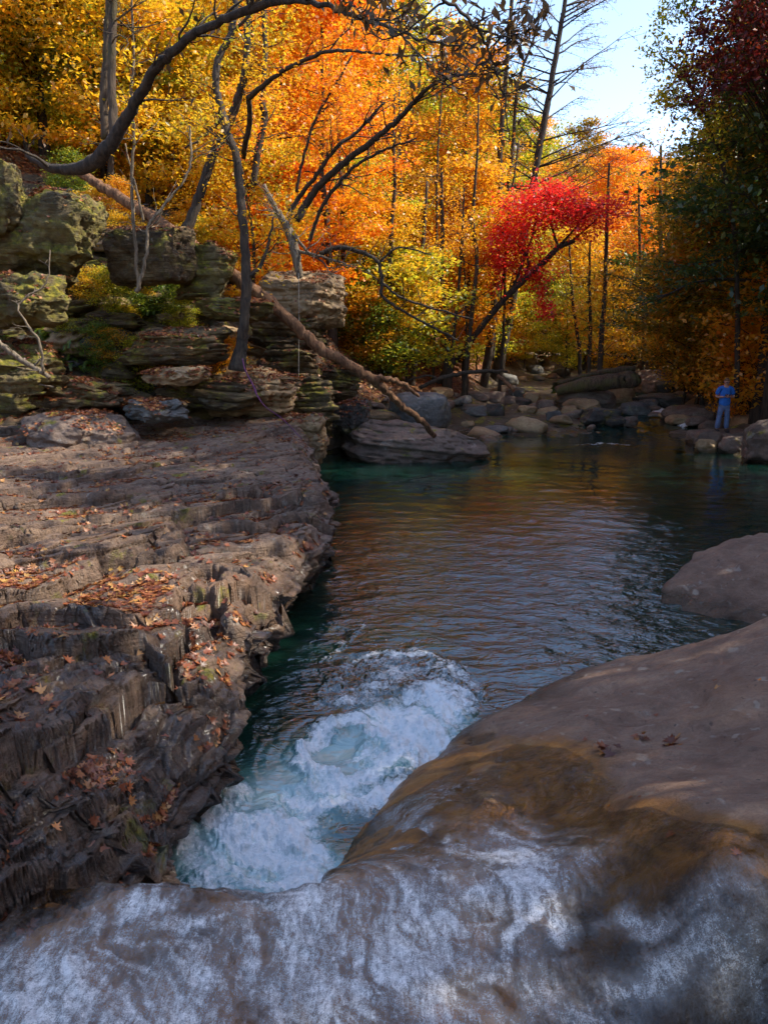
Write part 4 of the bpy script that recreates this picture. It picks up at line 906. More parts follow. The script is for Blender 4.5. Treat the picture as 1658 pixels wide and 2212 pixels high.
# ------------------------------------------------------------------ understory
def on_ground_px(px, py):
    for Y in np.arange(14.5, 90, 0.1):
        p = aty(px, py, Y)
        if p[2] <= float(ground_h(p[0], Y)): return p
    return aty(px, py, 60)
US = np.random.default_rng(77)
def grounded(main):
    p = aty(*main[0][:3]); g = float(ground_h(p[0], p[1]))-.25
    if p[2] > g:
        q = proj(p[0], p[1], g); dx = (main[0][0]-main[1][0])*min(2.0, (q[1]-main[0][1])/max(8, main[1][1]*-1+main[0][1])); main = [(q[0]+dx, q[1], main[0][2], main[0][3]*1.25)] + list(main)
    return main
und = [  # px, py(base), prototype, scale, material, label
 (60, 330, 'mid0', .9, 'yellowgreen', 'small yellow-green tree at the top left corner above the mossy rocks'), (170, 300, 'mid1', .8, 'green', 'small green tree behind the double trunk'),
 (330, 430, 'low0', 1.6, 'yellow', 'yellow sapling just above the fallen trunk'), (420, 470, 'mid2', .62, 'yellow', 'yellow sapling behind the slanting dark trunk'),
 (560, 560, 'mid3', .62, 'orange', 'bright orange sapling right of the upright trunk'), (620, 600, 'low1', 1.5, 'orange', 'low orange sapling above the overhanging caprock'),
 (520, 520, 'mid0', .6, 'gold', 'golden sapling behind the crossing trunks'), (700, 560, 'mid1', .8, 'yellow', 'yellow sapling behind the caprock'),
 (790, 690, 'low2', 1.5, 'green', 'bright green shrub right of the caprock'), (760, 760, 'low0', 1.1, 'green', 'green shrub hanging over the shaded cove'), (850, 760, 'low1', 1.4, 'dkgreen', 'dark green shrub under the dead branches'),
 (820, 810, 'low2', .9, 'green', 'low green bush left of the fallen trunk fork'), (900, 780, 'low0', 1.5, 'yellowgreen', 'yellow-green shrub at the foot of the thin trunks'), (970, 790, 'low1', 1.6, 'gold', 'golden shrub left of the creek bar'),
 (1030, 800, 'low2', 1.4, 'yellowgreen', 'yellow-green shrub at the foot of the leaning maple'), (1130, 795, 'mid2', .55, 'yellowgreen', 'yellow-green sapling behind the dark leaning trunk base'), (1190, 790, 'low0', 1.7, 'green', 'green shrub at the head of the creek bar'),
 (1100, 790, 'low1', 1.2, 'yellow', 'low yellow shrub beside the dark trunk base'), (1250, 790, 'low2', 1.8, 'yellow', 'yellow shrub behind the fallen trunk'), (1350, 790, 'low1', 2.2, 'dkgreen', 'dark green shrub behind the upper end of the fallen trunk'),
 (1440, 800, 'low0', 1.9, 'olive', 'olive shrub on the right bank behind the red-brown rock'), (940, 700, 'mid3', .8, 'gold', 'golden understory tree on the lower left slope'), (850, 640, 'mid0', .8, 'yellow', 'yellow understory tree above the dead branches'),
 (1010, 730, 'mid1', .7, 'gold', 'golden understory tree left of the leaning maple'), (760, 560, 'mid2', .75, 'gold', 'golden understory tree over the caprock slope'), (460, 430, 'low2', 1.6, 'yellowgreen', 'yellow-green shrub between the slanting trunks'),
 (250, 380, 'low1', 1.5, 'yellowgreen', 'yellow-green shrub at the foot of the double trunk'), (110, 340, 'low0', 1.5, 'green', 'green shrub under the curved trunk'),
]
for px, py, key, s, mt, lab in und:
    p = on_ground_px(px, py)
    place(key, p[0], p[1], s, mt, lab, cat='tree' if key.startswith('mid') else 'shrub', name='tree' if key.startswith('mid') else 'shrub')
n = 0
for i in range(400):
    r_ = US.uniform(27, 60); th = US.uniform(-.55, .6); x = r_*math.sin(th); y = r_*math.cos(th)
    dl = float(seg_dist(np.array(x), np.array(y), FOOT_L)); dr = float(seg_dist(np.array(x), np.array(y), FOOT_R))
    if max(dl, dr) < .5 and y < 47: continue
    px, py = proj(x, y, float(ground_h(x, y))+1.5)
    s = US.uniform(.8, 1.9)
    if proj(x, y, float(ground_h(x, y))+3.2*s)[1] < sky_limit(px): continue
    mt = zone_mat(px, py, US); side = 'left slope' if dl > dr else 'right slope'
    place('low%d' % US.integers(3), x, y, s, mt, f'{KIND[mt]} undergrowth shrub under the forest trees of the {side}', cat='shrub', name='shrub', group=f'{KIND[mt]} undergrowth shrubs of the {side}'); n += 1
    if n > 95: break

# ------------------------------------------------------------------ trees and branches read off the photograph
def px_path(pts, m=7, wob=0.0, rng=None):
    """pts: (px, py, Y, width_px) -> smoothed points and radii"""
    Q = smooth_path([(a, b, Y, w) for a, b, Y, w in pts], m); P = np.array([aty(q[0], q[1], q[2]) for q in Q])
    R = np.array([max(q[3], 0.6)/2/F*depth_of(p) for q, p in zip(Q, P)])
    if wob and rng is not None: P = P + np.stack([fbm(np.arange(len(P))*.6, k*7.7+rng.uniform(0, 50), 0, 2) for k in range(3)], 1)*wob
    return P, R
def twigs_along(P, R, n, L, rng, up=0.3, start=.3):
    out = []
    for i in range(n):
        j = int(rng.uniform(start, 1)*(len(P)-1)); T = P[min(j+1, len(P)-1)]-P[j-1]; T /= np.linalg.norm(T)
        az = math.atan2(T[1], T[0]) + rng.choice([-1, 1])*rng.uniform(.4, 1.3)
        Q = limb_path(rng, P[j], az, rng.uniform(-.2, .9)+up*.3, L*rng.uniform(.4, 1.2), 6, .1, .22)
        out.append((Q, np.linspace(min(R[j]*.5, .02), 0.004, 6)))
        for _ in range(2):
            b = Q[rng.integers(1, 5)]; Q2 = limb_path(rng, b, az+rng.uniform(-1, 1), rng.uniform(-.2, .8), L*.45*rng.uniform(.4, 1), 4, .1, .25)
            out.append((Q2, np.linspace(.008, 0.003, 4)))
    return out
def feature(label, main, branches=(), mat='bark', rough=.16, name='tree', cat='tree', twig=(0, 1.0), leaves=None, sides=12, seed=1, wob=.03, crownname='crown'):
    rng = np.random.default_rng(seed); P, R = px_path(main, 7, wob, rng)
    e = ob(name, None, label=label, cat=cat, loc=tuple(P[0]))
    off = P[0]
    V, Fc = tube([(P-off, R)], sides, rough=rough, seed=seed); ob('trunk', mesh_np('trunk', V, Fc, M[mat]), parent=e)
    tips = []; allp = [(P, R)]
    for b in branches:
        Pb, Rb = px_path(b, 6, wob, rng); allp.append((Pb, Rb))
        V, Fc = tube([(Pb-off, Rb)], 8, rough=.12, seed=seed+1); ob('branch', mesh_np('branch', V, Fc, M[mat]), parent=e)
    tw = []
    if twig[0]:
        for Pb, Rb in allp:
            tw += twigs_along(Pb, Rb, max(2, int(twig[0]*len(Pb)/sum(len(a[0]) for a in allp))), twig[1], rng)
        V, Fc = tube([(a-off, b) for a, b in tw], 4); ob('twigs', mesh_np('twigs', V, Fc, M[mat]), parent=e)
    if leaves:
        n, size, mt, spread, kw = leaves
        A = np.vstack([t[0][2:] for t in tw]); C = A[rng.integers(len(A), size=n)] + rng.normal(size=(n, 3))*spread
        LV, LF = leaves_np(C-off, size, rng, **kw); ob(crownname, mesh_np(crownname, LV, LF, M[mt], smooth=False), parent=e)
    return e
# 1 the big curved trunk arching over the picture
feature('thick curved dark trunk sweeping up from the mossy rocks and arching over the creek',
 [(60, 335, 13.2, 13.8), (110, 362, 13, 18.9), (165, 366, 12.8, 25.8), (212, 345, 12.6, 31.8), (248, 300, 12.4, 29.2), (278, 248, 12.2, 24.9), (305, 200, 12, 22.4), (345, 140, 11.7, 20.6), (405, 85, 11.3, 18.9), (480, 42, 10.9, 17.2), (560, 14, 10.5, 17.2), (640, 0, 10, 13.8), (710, 14, 9.6, 10.3), (775, 40, 9.2, 8.6), (850, 62, 8.9, 6.9), (930, 90, 8.6, 5.2), (1020, 96, 8.3, 3.4)],
 [[(540, 18, 10.6, 12.0), (545, 0, 10.5, 10.3), (550, -40, 10.4, 8.6)], [(850, 62, 8.9, 5.2), (900, 110, 8.7, 4.3), (950, 170, 8.5, 3.4), (1010, 215, 8.4, 2.6)], [(800, 48, 9.1, 5.2), (860, 20, 8.9, 4.3), (930, -20, 8.7, 3.4)],
  [(110, 362, 13, 8.6), (60, 330, 12.6, 6.0), (0, 318, 12.2, 4.3), (-60, 300, 12, 3.4)]],
 twig=(46, .8), leaves=(300, .115, 'brownleaf', .12, dict(up=.1, aspect=.42, droop=1.5)), seed=3, crownname='leaves')
feature('dark leafy branch hanging in from above at the top centre of the photo', [(880, -60, 7.6, 9), (960, 0, 7.7, 8), (1030, 60, 7.8, 7), (1060, 120, 7.9, 5), (1085, 200, 8, 4), (1100, 300, 8.1, 2.5)],
 [[(960, 0, 7.7, 5), (900, 50, 7.7, 4), (840, 80, 7.8, 3), (780, 70, 7.9, 2)], [(1030, 60, 7.8, 5), (1090, 80, 7.8, 4), (1150, 90, 7.9, 3)], [(1060, 120, 7.9, 4), (1000, 170, 8, 3), (940, 200, 8, 2)]],
 twig=(50, .55), leaves=(340, .10, 'brownleaf', .08, dict(up=.1, aspect=.42, droop=1.6)), seed=5, name='overhanging_branch', cat='branch', crownname='leaves')
# 2 double trunk top left
feature('straight brown trunk at the top left, left one of a close pair', [(228, 300, 16.5, 20), (226, 200, 16.5, 18), (232, 80, 16.5, 16), (236, -40, 16.5, 15), (240, -300, 16.5, 12)], mat='bark2', twig=(10, 1.5), seed=6)
feature('straight brown trunk at the top left, right one of a close pair', [(246, 300, 16.1, 20), (243, 180, 16.1, 18), (242, 60, 16.1, 17), (246, -40, 16.1, 16), (250, -300, 16.1, 12)], mat='bark2', twig=(10, 1.5), seed=7)
feature('thin bent sapling in front of the yellow slope at the top left', [(300, 628, 17.4, 7), (292, 520, 17.3, 7), (285, 400, 17.2, 7), (290, 300, 17.1, 6), (284, 200, 17, 6), (290, 120, 17, 5), (284, 0, 17, 5), (288, -120, 17, 4)], mat='twig', twig=(14, 1.2), seed=8, leaves=(400, .10, 'yellow', .12, dict()))
feature('pale twin-stemmed sapling growing on the leafy step before the square block', [(296, 632, 17.3, 10), (308, 590, 17.3, 8), (318, 540, 17.3, 7), (320, 490, 17.3, 6), (350, 450, 17.3, 6), (390, 400, 17.4, 5), (412, 350, 17.5, 5), (410, 270, 17.5, 4)],
 [[(310, 480, 17.3, 6), (300, 430, 17.2, 5), (285, 370, 17.2, 4), (270, 310, 17.2, 3)]], mat='twig', twig=(14, .9), seed=9)
# 3 crossing dark trunks
feature('upright crooked dark trunk rooted on the ledge back, rising through the middle left', [(512, 800, 18.0, 40), (520, 750, 18.1, 26), (528, 690, 18.1, 22), (532, 620, 18.2, 22), (530, 540, 18.3, 20), (524, 470, 18.4, 19), (517, 400, 18.5, 18), (508, 330, 18.6, 17), (492, 290, 18.7, 17), (480, 240, 18.8, 16), (468, 190, 18.9, 15), (470, 130, 19, 15), (500, 70, 19.1, 14), (508, 10, 19.2, 12), (512, -80, 19.3, 10)],
 [[(480, 255, 18.8, 10), (445, 290, 18.6, 6), (400, 320, 18.4, 4)], [(535, 600, 18.2, 9), (565, 570, 18.3, 8), (582, 520, 18.4, 6), (590, 470, 18.5, 4)], [(500, 70, 19.1, 8), (540, 30, 19, 6), (570, -20, 19, 5)]],
 twig=(26, 1.3), seed=10, leaves=(1700, .085, 'yellow', .2, dict()))
feature('slanting dark trunk crossing behind the crooked one', [(402, 500, 21, 24), (425, 440, 21, 21), (448, 370, 21, 20), (470, 310, 21, 19), (492, 270, 21, 18), (515, 210, 21, 17), (530, 150, 21, 16), (535, 60, 21, 14), (540, -60, 21, 12)], [[(470, 310, 21, 9), (510, 240, 21, 8), (530, 170, 21, 6)]], twig=(20, 1.4), seed=11, leaves=(1700, .09, 'yellow', .22, dict()))
feature('dark forked trunk with a long bough arching to the upper right', [(548, 400, 22.5, 14), (556, 330, 22.5, 15), (570, 260, 22.5, 15), (566, 200, 22.5, 14), (572, 130, 22.5, 12), (570, 0, 22.5, 10)],
 [[(536, 212, 20, 13), (580, 175, 19, 10), (640, 138, 18, 9), (700, 114, 17, 8), (760, 110, 16, 6), (830, 118, 15, 5), (900, 120, 14, 4)], [(536, 212, 20, 12), (540, 260, 20.5, 12), (530, 310, 21, 12), (526, 340, 21.5, 11)]], twig=(26, 1.2), seed=12, leaves=(1900, .09, 'orange', .22, dict()))
# 4 arching slender trunks
feature('slender trunk arching right from the caprock, lowest of three', [(640, 478, 22, 17), (668, 430, 22, 16), (700, 390, 21.6, 15), (745, 350, 21, 14), (800, 308, 20.4, 13), (850, 268, 19.8, 11), (890, 225, 19.2, 10), (925, 190, 18.6, 8), (970, 165, 18, 6), (1030, 160, 17.6, 4)], twig=(16, 1.2), seed=13)
feature('slender trunk arching right from the caprock, middle of three', [(626, 458, 22.5, 11), (650, 420, 22.5, 10), (690, 370, 22.2, 9), (725, 320, 22, 8), (770, 285, 22, 7), (800, 255, 22, 6), (830, 220, 22, 5)], twig=(12, 1.2), seed=14)
feature('slender trunk arching right from the caprock, thinnest of three', [(668, 520, 21.5, 9), (690, 460, 21.3, 8), (720, 410, 21, 8), (760, 365, 20.8, 7), (800, 338, 20.5, 6), (850, 316, 20, 5), (900, 300, 20, 3)], twig=(12, 1.2), seed=15)
feature('thin straight stem leaning right above the caprock', [(640, 415, 24, 7), (655, 340, 24, 6), (680, 260, 24, 6), (720, 190, 24, 5), (760, 120, 24, 4)], twig=(10, 1.2), seed=16, leaves=(900, .12, 'orange', .2, dict()))
# dead tangle on the caprock
feature('dead broken trunk with a tangle of roots and vines on the caprock', [(648, 600, 21.2, 14), (640, 560, 21.2, 18), (632, 520, 21.3, 20), (615, 480, 21.4, 16), (595, 450, 21.5, 12), (570, 400, 21.6, 8)],
 [[(632, 500, 21.3, 8), (660, 540, 21, 6), (700, 555, 20.8, 5), (760, 575, 20.6, 4)], [(640, 540, 21.2, 8), (690, 560, 21, 4), (720, 600, 20.9, 3)]], twig=(44, 1.0), seed=17, mat='twig')
feature('bare drooping dead branch reaching right from the caprock', [(690, 548, 21, 10), (730, 535, 21, 10), (780, 545, 21, 9), (815, 565, 21, 8), (825, 610, 21, 8), (825, 640, 21, 7), (870, 672, 21, 6), (930, 705, 21, 5), (990, 735, 21, 4)],
 [[(825, 610, 21, 6), (870, 645, 21, 5), (950, 670, 21, 4), (1020, 690, 21, 3)], [(820, 565, 21, 5), (860, 535, 21, 4), (930, 550, 21, 3)]], twig=(20, .9), seed=18, name='dead_branch', cat='branch')
# leaning log: long fallen trunk with a fork
e = feature('long red-brown fallen trunk leaning from the bank down to the pool, forked at its end',
 [(170, 372, 22.5, 18.0), (230, 410, 22.2, 21.3), (300, 452, 21.8, 24.6), (380, 505, 21.2, 27.9), (450, 555, 20.6, 27.9), (520, 608, 20.2, 27.9), (580, 650, 20.0, 26.2), (640, 705, 19.9, 24.6), (690, 752, 19.9, 23.0), (750, 786, 20.0, 21.3), (800, 816, 20.2, 19.7), (840, 850, 20.6, 16.4), (870, 880, 20.9, 14.8), (905, 905, 21.3, 13.1), (938, 940, 21.8, 10.7)],
 [[(800, 816, 20.2, 14.8), (835, 818, 20.4, 12.3), (870, 830, 20.7, 9.8), (905, 855, 21, 6.6)]], mat='log', name='fallen_log', cat='fallen log', twig=(0, 1), seed=19, sides=16, wob=.08, rough=.07)
# big mossy log behind the boulders and other dead wood
feature('huge dark fallen trunk lying behind the boulder bar, right end raised', [(1200, 846, 34, 22), (1250, 832, 33.8, 28), (1300, 826, 33.6, 33), (1340, 822, 33.4, 36), (1366, 820, 33.2, 34), (1378, 819, 33.2, 20)], mat='bark2', name='fallen_log', cat='fallen log', seed=20, sides=18, wob=.05, rough=.12)
feature('second thinner log lying along the top of the huge fallen trunk', [(1205, 828, 34.6, 8), (1260, 812, 34.6, 10), (1310, 802, 34.6, 12), (1370, 796, 34.6, 12)], mat='bark2', name='fallen_log', cat='fallen log', seed=21)
feature('thin dark log lying across the left creek bank', [(905, 838, 29, 8), (950, 818, 29, 9), (1000, 806, 29, 9), (1050, 802, 29, 8), (1095, 802, 29, 5)], [[(950, 818, 29, 5), (920, 812, 29, 4), (880, 822, 29, 3)]], name='dead_log', cat='log', seed=22)
feature('pale splintered log propped at the foot of the dark leaning trunk', [(1075, 812, 32, 8), (1095, 828, 31.5, 9), (1110, 842, 31, 7)], mat='log', name='dead_log', cat='log', seed=23)
feature('fallen pale branch lying on the mossy bank at the left edge', [(-30, 720, 15.4, 12), (0, 742, 15.3, 13), (40, 772, 15.2, 12), (75, 795, 15.1, 11), (108, 815, 15, 9)], [[(95, 808, 15, 6), (85, 740, 15, 6), (62, 705, 15, 5), (40, 665, 15, 4), (60, 640, 15.1, 4), (100, 610, 15.2, 3), (108, 540, 15.3, 2.5)]], mat='twig', name='dead_branch', cat='branch', twig=(10, .5), seed=24)
feature('thin grey branch lying flat on the back left of the ledge', [(-20, 826, 16, 5), (50, 828, 16, 5), (120, 836, 16.2, 3)], mat='twig', name='dead_branch', cat='branch', seed=25)
# far slim trunks
slim = [(965, 770, 480, 33, 13, 955, 'slim straight trunk left of the leaning maple, thicker of two'), (893, 770, 500, 32, 12, 915, 'slim trunk rising behind the end of the dead branch'), (843, 540, 300, 30, 9, 850, 'slim trunk high on the slope above the dead branches'), (790, 470, 330, 32, 8, 795, 'slim trunk on the slope right of the arching stems'),
        (1060, 690, 0, 38, 13, 1105, 'tall thin trunk left of the bare conifer'), (1293, 800, 480, 36, 11, 1310, 'slim straight trunk behind the creek bar, right one of a pair'), (1268, 800, 600, 37, 9, 1272, 'slim bent trunk behind the creek bar, left one of a pair'),
        (1020, 640, 330, 33, 8, 1030, 'slim trunk behind the tall thin one'), (1610, 860, 400, 29, 26, 1600, 'dark trunk at the right bank behind the man'), (1420, 790, 450, 40, 12, 1425, 'dark slim trunk on the right bank above the red-brown rock'), (1385, 790, 500, 41, 9, 1380, 'thin dark trunk beyond the upper end of the fallen trunk'), (740, 480, 250, 31, 8, 735, 'thin trunk on the golden slope above the caprock'), (600, 330, 60, 30, 9, 612, 'thin trunk in the orange foliage at the top')]
for i, (px, y0, y1, Y, w, px1, lab) in enumerate(slim):
    feature(lab, grounded([(px, y0+20, Y, w*1.2), (px+(px1-px)*.25+4+3*math.sin(i*2.1), y0+(y1-y0)*.25, Y, w), (px+(px1-px)*.55-5*math.cos(i*1.7), y0+(y1-y0)*.55, Y, w*.85), (px1, y1, Y, w*.65), (px1+(px1-px)*.3, y1-(y0-y1)*.4, Y, w*.4)]), twig=(12, 1.6), seed=30+i, leaves=(700, .13, 'gold', .3, dict()))
feature('bare twin of the tall thin trunk, left of the bare conifer', [(1062, 780, 39, 10), (1070, 680, 39, 9), (1080, 560, 39, 9), (1095, 420, 39, 8), (1108, 300, 39, 8), (1118, 180, 39, 7), (1150, 90, 39, 5), (1170, 20, 39, 4)], twig=(16, 1.4), seed=48)
ts = np.random.default_rng(515)
for i in range(15):
    px = ts.uniform(330, 1300); Y = ts.uniform(32, 42); top = ts.uniform(100, 420); w = ts.uniform(4, 8); p0 = aty(px, 780, Y); g = proj(p0[0], Y, float(ground_h(p0[0], Y))-.2); ln = ts.uniform(-40, 60)
    if px > 1150: top += 180
    feature('slender dark sapling trunk with few leaves on the forested left slope', [(px, g[1], Y, w*1.3), (px+ln*.2+ts.uniform(-6, 6), g[1]*.7+top*.3, Y, w), (px+ln*.5+ts.uniform(-9, 9), g[1]*.35+top*.65, Y, w*.8), (px+ln, top, Y, w*.5)], twig=(14, 1.3), seed=600+i, sides=7, leaves=(500, .10, ['yellow', 'gold', 'yellowgreen'][i % 3], .28, dict()))['group'] = 'slender sapling trunks on the left slope'
feature('thin tree with loose yellow-green leaves leaning into the sky gap left of the evergreens', [(1590, 860, 27, 12), (1590, 600, 26.5, 10), (1570, 400, 26, 9), (1520, 240, 26, 7), (1470, 160, 26, 5), (1425, 120, 26, 3)], [[(1520, 240, 26, 4), (1480, 215, 26, 3), (1430, 200, 26, 2)], [(1490, 190, 26, 4), (1480, 120, 26, 3), (1490, 60, 26, 2), (1480, 10, 26, 2)]], twig=(44, 1.2), seed=701, leaves=(2600, .12, 'yellowgreen', .16, dict()))
# dark leaning thick trunk, top of it is the bare conifer
rng = np.random.default_rng(50)
main = [(1075, 800, 40, 25), (1086, 740, 40, 22), (1100, 670, 40, 22), (1115, 590, 40, 20), (1135, 480, 40, 18), (1152, 390, 40, 16), (1170, 290, 40, 15), (1188, 190, 40, 13), (1205, 90, 40, 11), (1220, 0, 40, 9), (1235, -120, 40, 6), (1245, -230, 40, 3)]
P, R = px_path(grounded(main), 7, .03, rng)
e = ob('bare_conifer', None, label='tall dark leaning trunk with sparse feathery bare branches against the blue sky', cat='tree', loc=tuple(P[0]))
V, Fc = tube([(P-P[0], R)], 12, rough=.12, seed=50); ob('trunk', mesh_np('trunk', V, Fc, M['bark']), parent=e)
bt, an = [], []
for i in range(64):
    j = int((0.42+0.56*(i/64))*(len(P)-1)); s = i/64
    L = rng.uniform(2.9, 5.6)*(1.15-0.65*s); side = 1 if rng.uniform() < .62 else -1
    az = (0 if side > 0 else math.pi) + rng.uniform(-.9, .9)
    Q = limb_path(rng, P[j], az, rng.uniform(.15, .55), L, 8, -0.05 if s > .3 else 0, .06); bt.append((Q-P[0], np.linspace(.045, .008, 8)))
    for q in range(10):
        b = Q[rng.integers(1, 8)]; Q2 = limb_path(rng, b, az+rng.choice([-1, 1])*rng.uniform(.2, .8), rng.uniform(-.1, .5), L*rng.uniform(.15, .4), 5, -0.2, .1); bt.append((Q2-P[0], np.linspace(.012, .004, 5)))
        an += [Q2[k] for k in (1, 2, 3, 4)]
V, Fc = tube(bt, 4); ob('branches', mesh_np('branches', V, Fc, M['bark']), parent=e)
A = np.array(an); C = A[rng.integers(len(A), size=13000)] + rng.normal(size=(13000, 3))*.09 - P[0]
LV, LF = leaves_np(C, .095, rng, up=.2, aspect=.28, droop=.6); ob('needles', mesh_np('needles', LV, LF, M['needle'], smooth=False), parent=e)
for (x0, y0, x1, y1, x2, y2, w) in [(1150, 395, 1230, 380, 1330, 330, 5), (1160, 385, 1250, 345, 1330, 325, 4)]: pass

# ------------------------------------------------------------------ red maple leaning over the creek
rng = np.random.default_rng(60); Ym = 34.0
P, R = px_path([(945, 830, Ym, 15), (972, 790, Ym, 14), (1005, 752, Ym, 13), (1040, 705, Ym, 13), (1085, 650, Ym, 14), (1130, 605, Ym, 14), (1170, 570, Ym, 13), (1205, 535, Ym, 12), (1240, 520, Ym, 9)], 6, .02, rng)
e = ob('red_maple', None, label='small crimson maple on a dark leaning trunk over the creek, the reddest tree', cat='tree', loc=tuple(P[0])); off = P[0]
V, Fc = tube([(P-off, R)], 10, rough=.12, seed=2); ob('trunk', mesh_np('trunk', V, Fc, M['bark']), parent=e)
brs = [[(1100, 637, 6), (1120, 590, 6), (1145, 520, 5), (1160, 460, 4), (1150, 420, 3)], [(1130, 605, 6), (1140, 560, 5), (1110, 520, 4), (1080, 500, 3)], [(1205, 535, 7), (1235, 500, 5), (1270, 460, 4), (1310, 440, 3)], [(1205, 535, 6), (1190, 480, 5), (1200, 430, 4), (1210, 400, 3)],
       [(1235, 520, 5), (1270, 490, 4), (1290, 470, 3)], [(1080, 655, 4), (1085, 600, 4), (1090, 560, 3), (1075, 540, 2)], [(1145, 520, 4), (1180, 450, 3), (1170, 410, 2)]]
for b in brs:
    Pb, Rb = px_path([(x, y, Ym+rng.uniform(-.5, .5)*(i > 0)*i*.5, w) for i, (x, y, w) in enumerate(b)], 5, .03, rng)
    V, Fc = tube([(Pb-off, Rb)], 6); ob('branch', mesh_np('branch', V, Fc, M['bark']), parent=e)
blobs = [(1195, 410, 40, 22), (1160, 425, 42, 18), (1120, 445, 34, 16), (1185, 450, 60, 16), (1240, 450, 50, 16), (1290, 450, 40, 12), (1330, 442, 22, 9), (1150, 475, 52, 14), (1105, 490, 34, 15), (1085, 520, 26, 20), (1080, 550, 18, 24), (1078, 590, 14, 26), (1075, 625, 11, 14), (1125, 520, 40, 16),
         (1225, 480, 46, 12), (1275, 482, 34, 14), (1255, 505, 26, 10), (1115, 560, 34, 16), (1150, 540, 34, 12), (1165, 640, 14, 26), (1175, 680, 14, 20), (1160, 600, 20, 20), (1215, 435, 30, 14), (1135, 590, 20, 16)]
CS, CR = [], []
for (bx, by, rx, ry) in blobs:
    n = int(3.4*rx*ry/3.0)
    for sheet in range(3):
        yo = rng.uniform(-1, 1)*ry*.8; Yb = Ym + rng.uniform(-.9, .9); m_ = n//3
        a = rng.normal(size=(m_, 3)); c0 = np.array(aty(bx+rng.uniform(-.5, .5)*rx, by+yo, Yb)); sc = rx/F*Ym
        C = c0 + a*np.array([sc*.7, .7, 0.20]); CS.append(C)
C = np.vstack(CS); LV, LF = leaves_np(C-off, .115, rng, up=.9, aspect=.7)
ob('crown', mesh_np('crown', LV, LF, M['red'], smooth=False), parent=e)
# dark red crown top right
rng = np.random.default_rng(61); c0 = aty(1600, 110, 23)
zb = float(ground_h(c0[0]+2.2, 24))
e = ob('dark_red_tree', None, label='dark red-leaved tree at the top right corner above the evergreens', cat='tree', loc=(c0[0]+2.2, 24, zb)); off = np.array([c0[0]+2.2, 24, zb])
V, Fc = tube([(np.array([[0, 0, -.2], [.1, 0, 5], [-.2, 0, 10], [-.9, -.3, c0[2]-zb+1.5]]), [.2, .15, .1, .04])], 10); ob('trunk', mesh_np('trunk', V, Fc, M['bark']), parent=e)
CS = []; bt = []
for (bx, by, rx, ry) in [(1600, 10, 60, 18), (1540, 40, 50, 14), (1640, 60, 50, 16), (1560, 80, 50, 14), (1510, 75, 30, 12), (1600, 120, 60, 14), (1530, 125, 36, 14), (1640, 25, 40, 30), (1575, 150, 40, 12), (1500, 165, 26, 14), (1545, 185, 34, 14), (1495, 210, 20, 20), (1640, 130, 40, 20), (1610, 170, 40, 14), (1500, 130, 20, 10)]:
    for s_ in range(3):
        q0 = np.array(aty(bx+rng.uniform(-.4, .4)*rx, by+rng.uniform(-.8, .8)*ry, 23+rng.uniform(-1, 1))); m_ = int(rx*ry*.15)
        C = q0 + rng.normal(size=(m_, 3))*np.array([rx/F*23*.6, .6, .12]); C[:, 2] -= .25*np.abs(rng.normal(size=m_))*(rng.uniform(size=m_) > .5); CS.append(C)
        bt.append((np.array([off+[-.5, -.2, max(3, q0[2]-off[2]-1.5)], (off+[-.5, -.2, q0[2]-off[2]]+q0)/2, q0])-off, [.03, .015, .006]))
C = np.vstack(CS); LV, LF = leaves_np(C-off, .12, rng, up=.5, aspect=.5, droop=.6)
ob('crown', mesh_np('crown', LV, LF, M['darkred'], smooth=False), parent=e)
V, Fc = tube(bt, 4); ob('branches', mesh_np('branches', V, Fc, M['bark']), parent=e)

# ------------------------------------------------------------------ ropes
def rope(label, pts, mat, name='rope'):
    P, R = px_path(pts, 6); V, Fc = tube([(P-P[0], R)], 8); return ob(name, mesh_np(name, V, Fc, M[mat]), label=label, cat='rope', loc=tuple(P[0]))
M['rope_white'] = flat_mat('white_rope', (0.38, 0.33, 0.28)); M['rope_pink'] = flat_mat('purple_rope', (0.16, 0.04, 0.13))
rope('thin pale rope hanging straight down from the overhanging caprock', [(645, 590, 20.6, 1.2), (646, 700, 20.6, 1.2), (645, 800, 20.6, 1.2), (648, 880, 20.6, 1.2)], 'rope_white')
rope('purple rope tied at the foot of the upright trunk and trailing down the rocks', [(524, 775, 17.7, 2.6), (530, 800, 17.6, 2.6), (548, 835, 17.5, 3.4), (556, 855, 17.4, 3.0), (575, 880, 17.3, 1.6), (610, 905, 17.2, 1.4), (652, 948, 16.9, 1.3)], 'rope_pink')
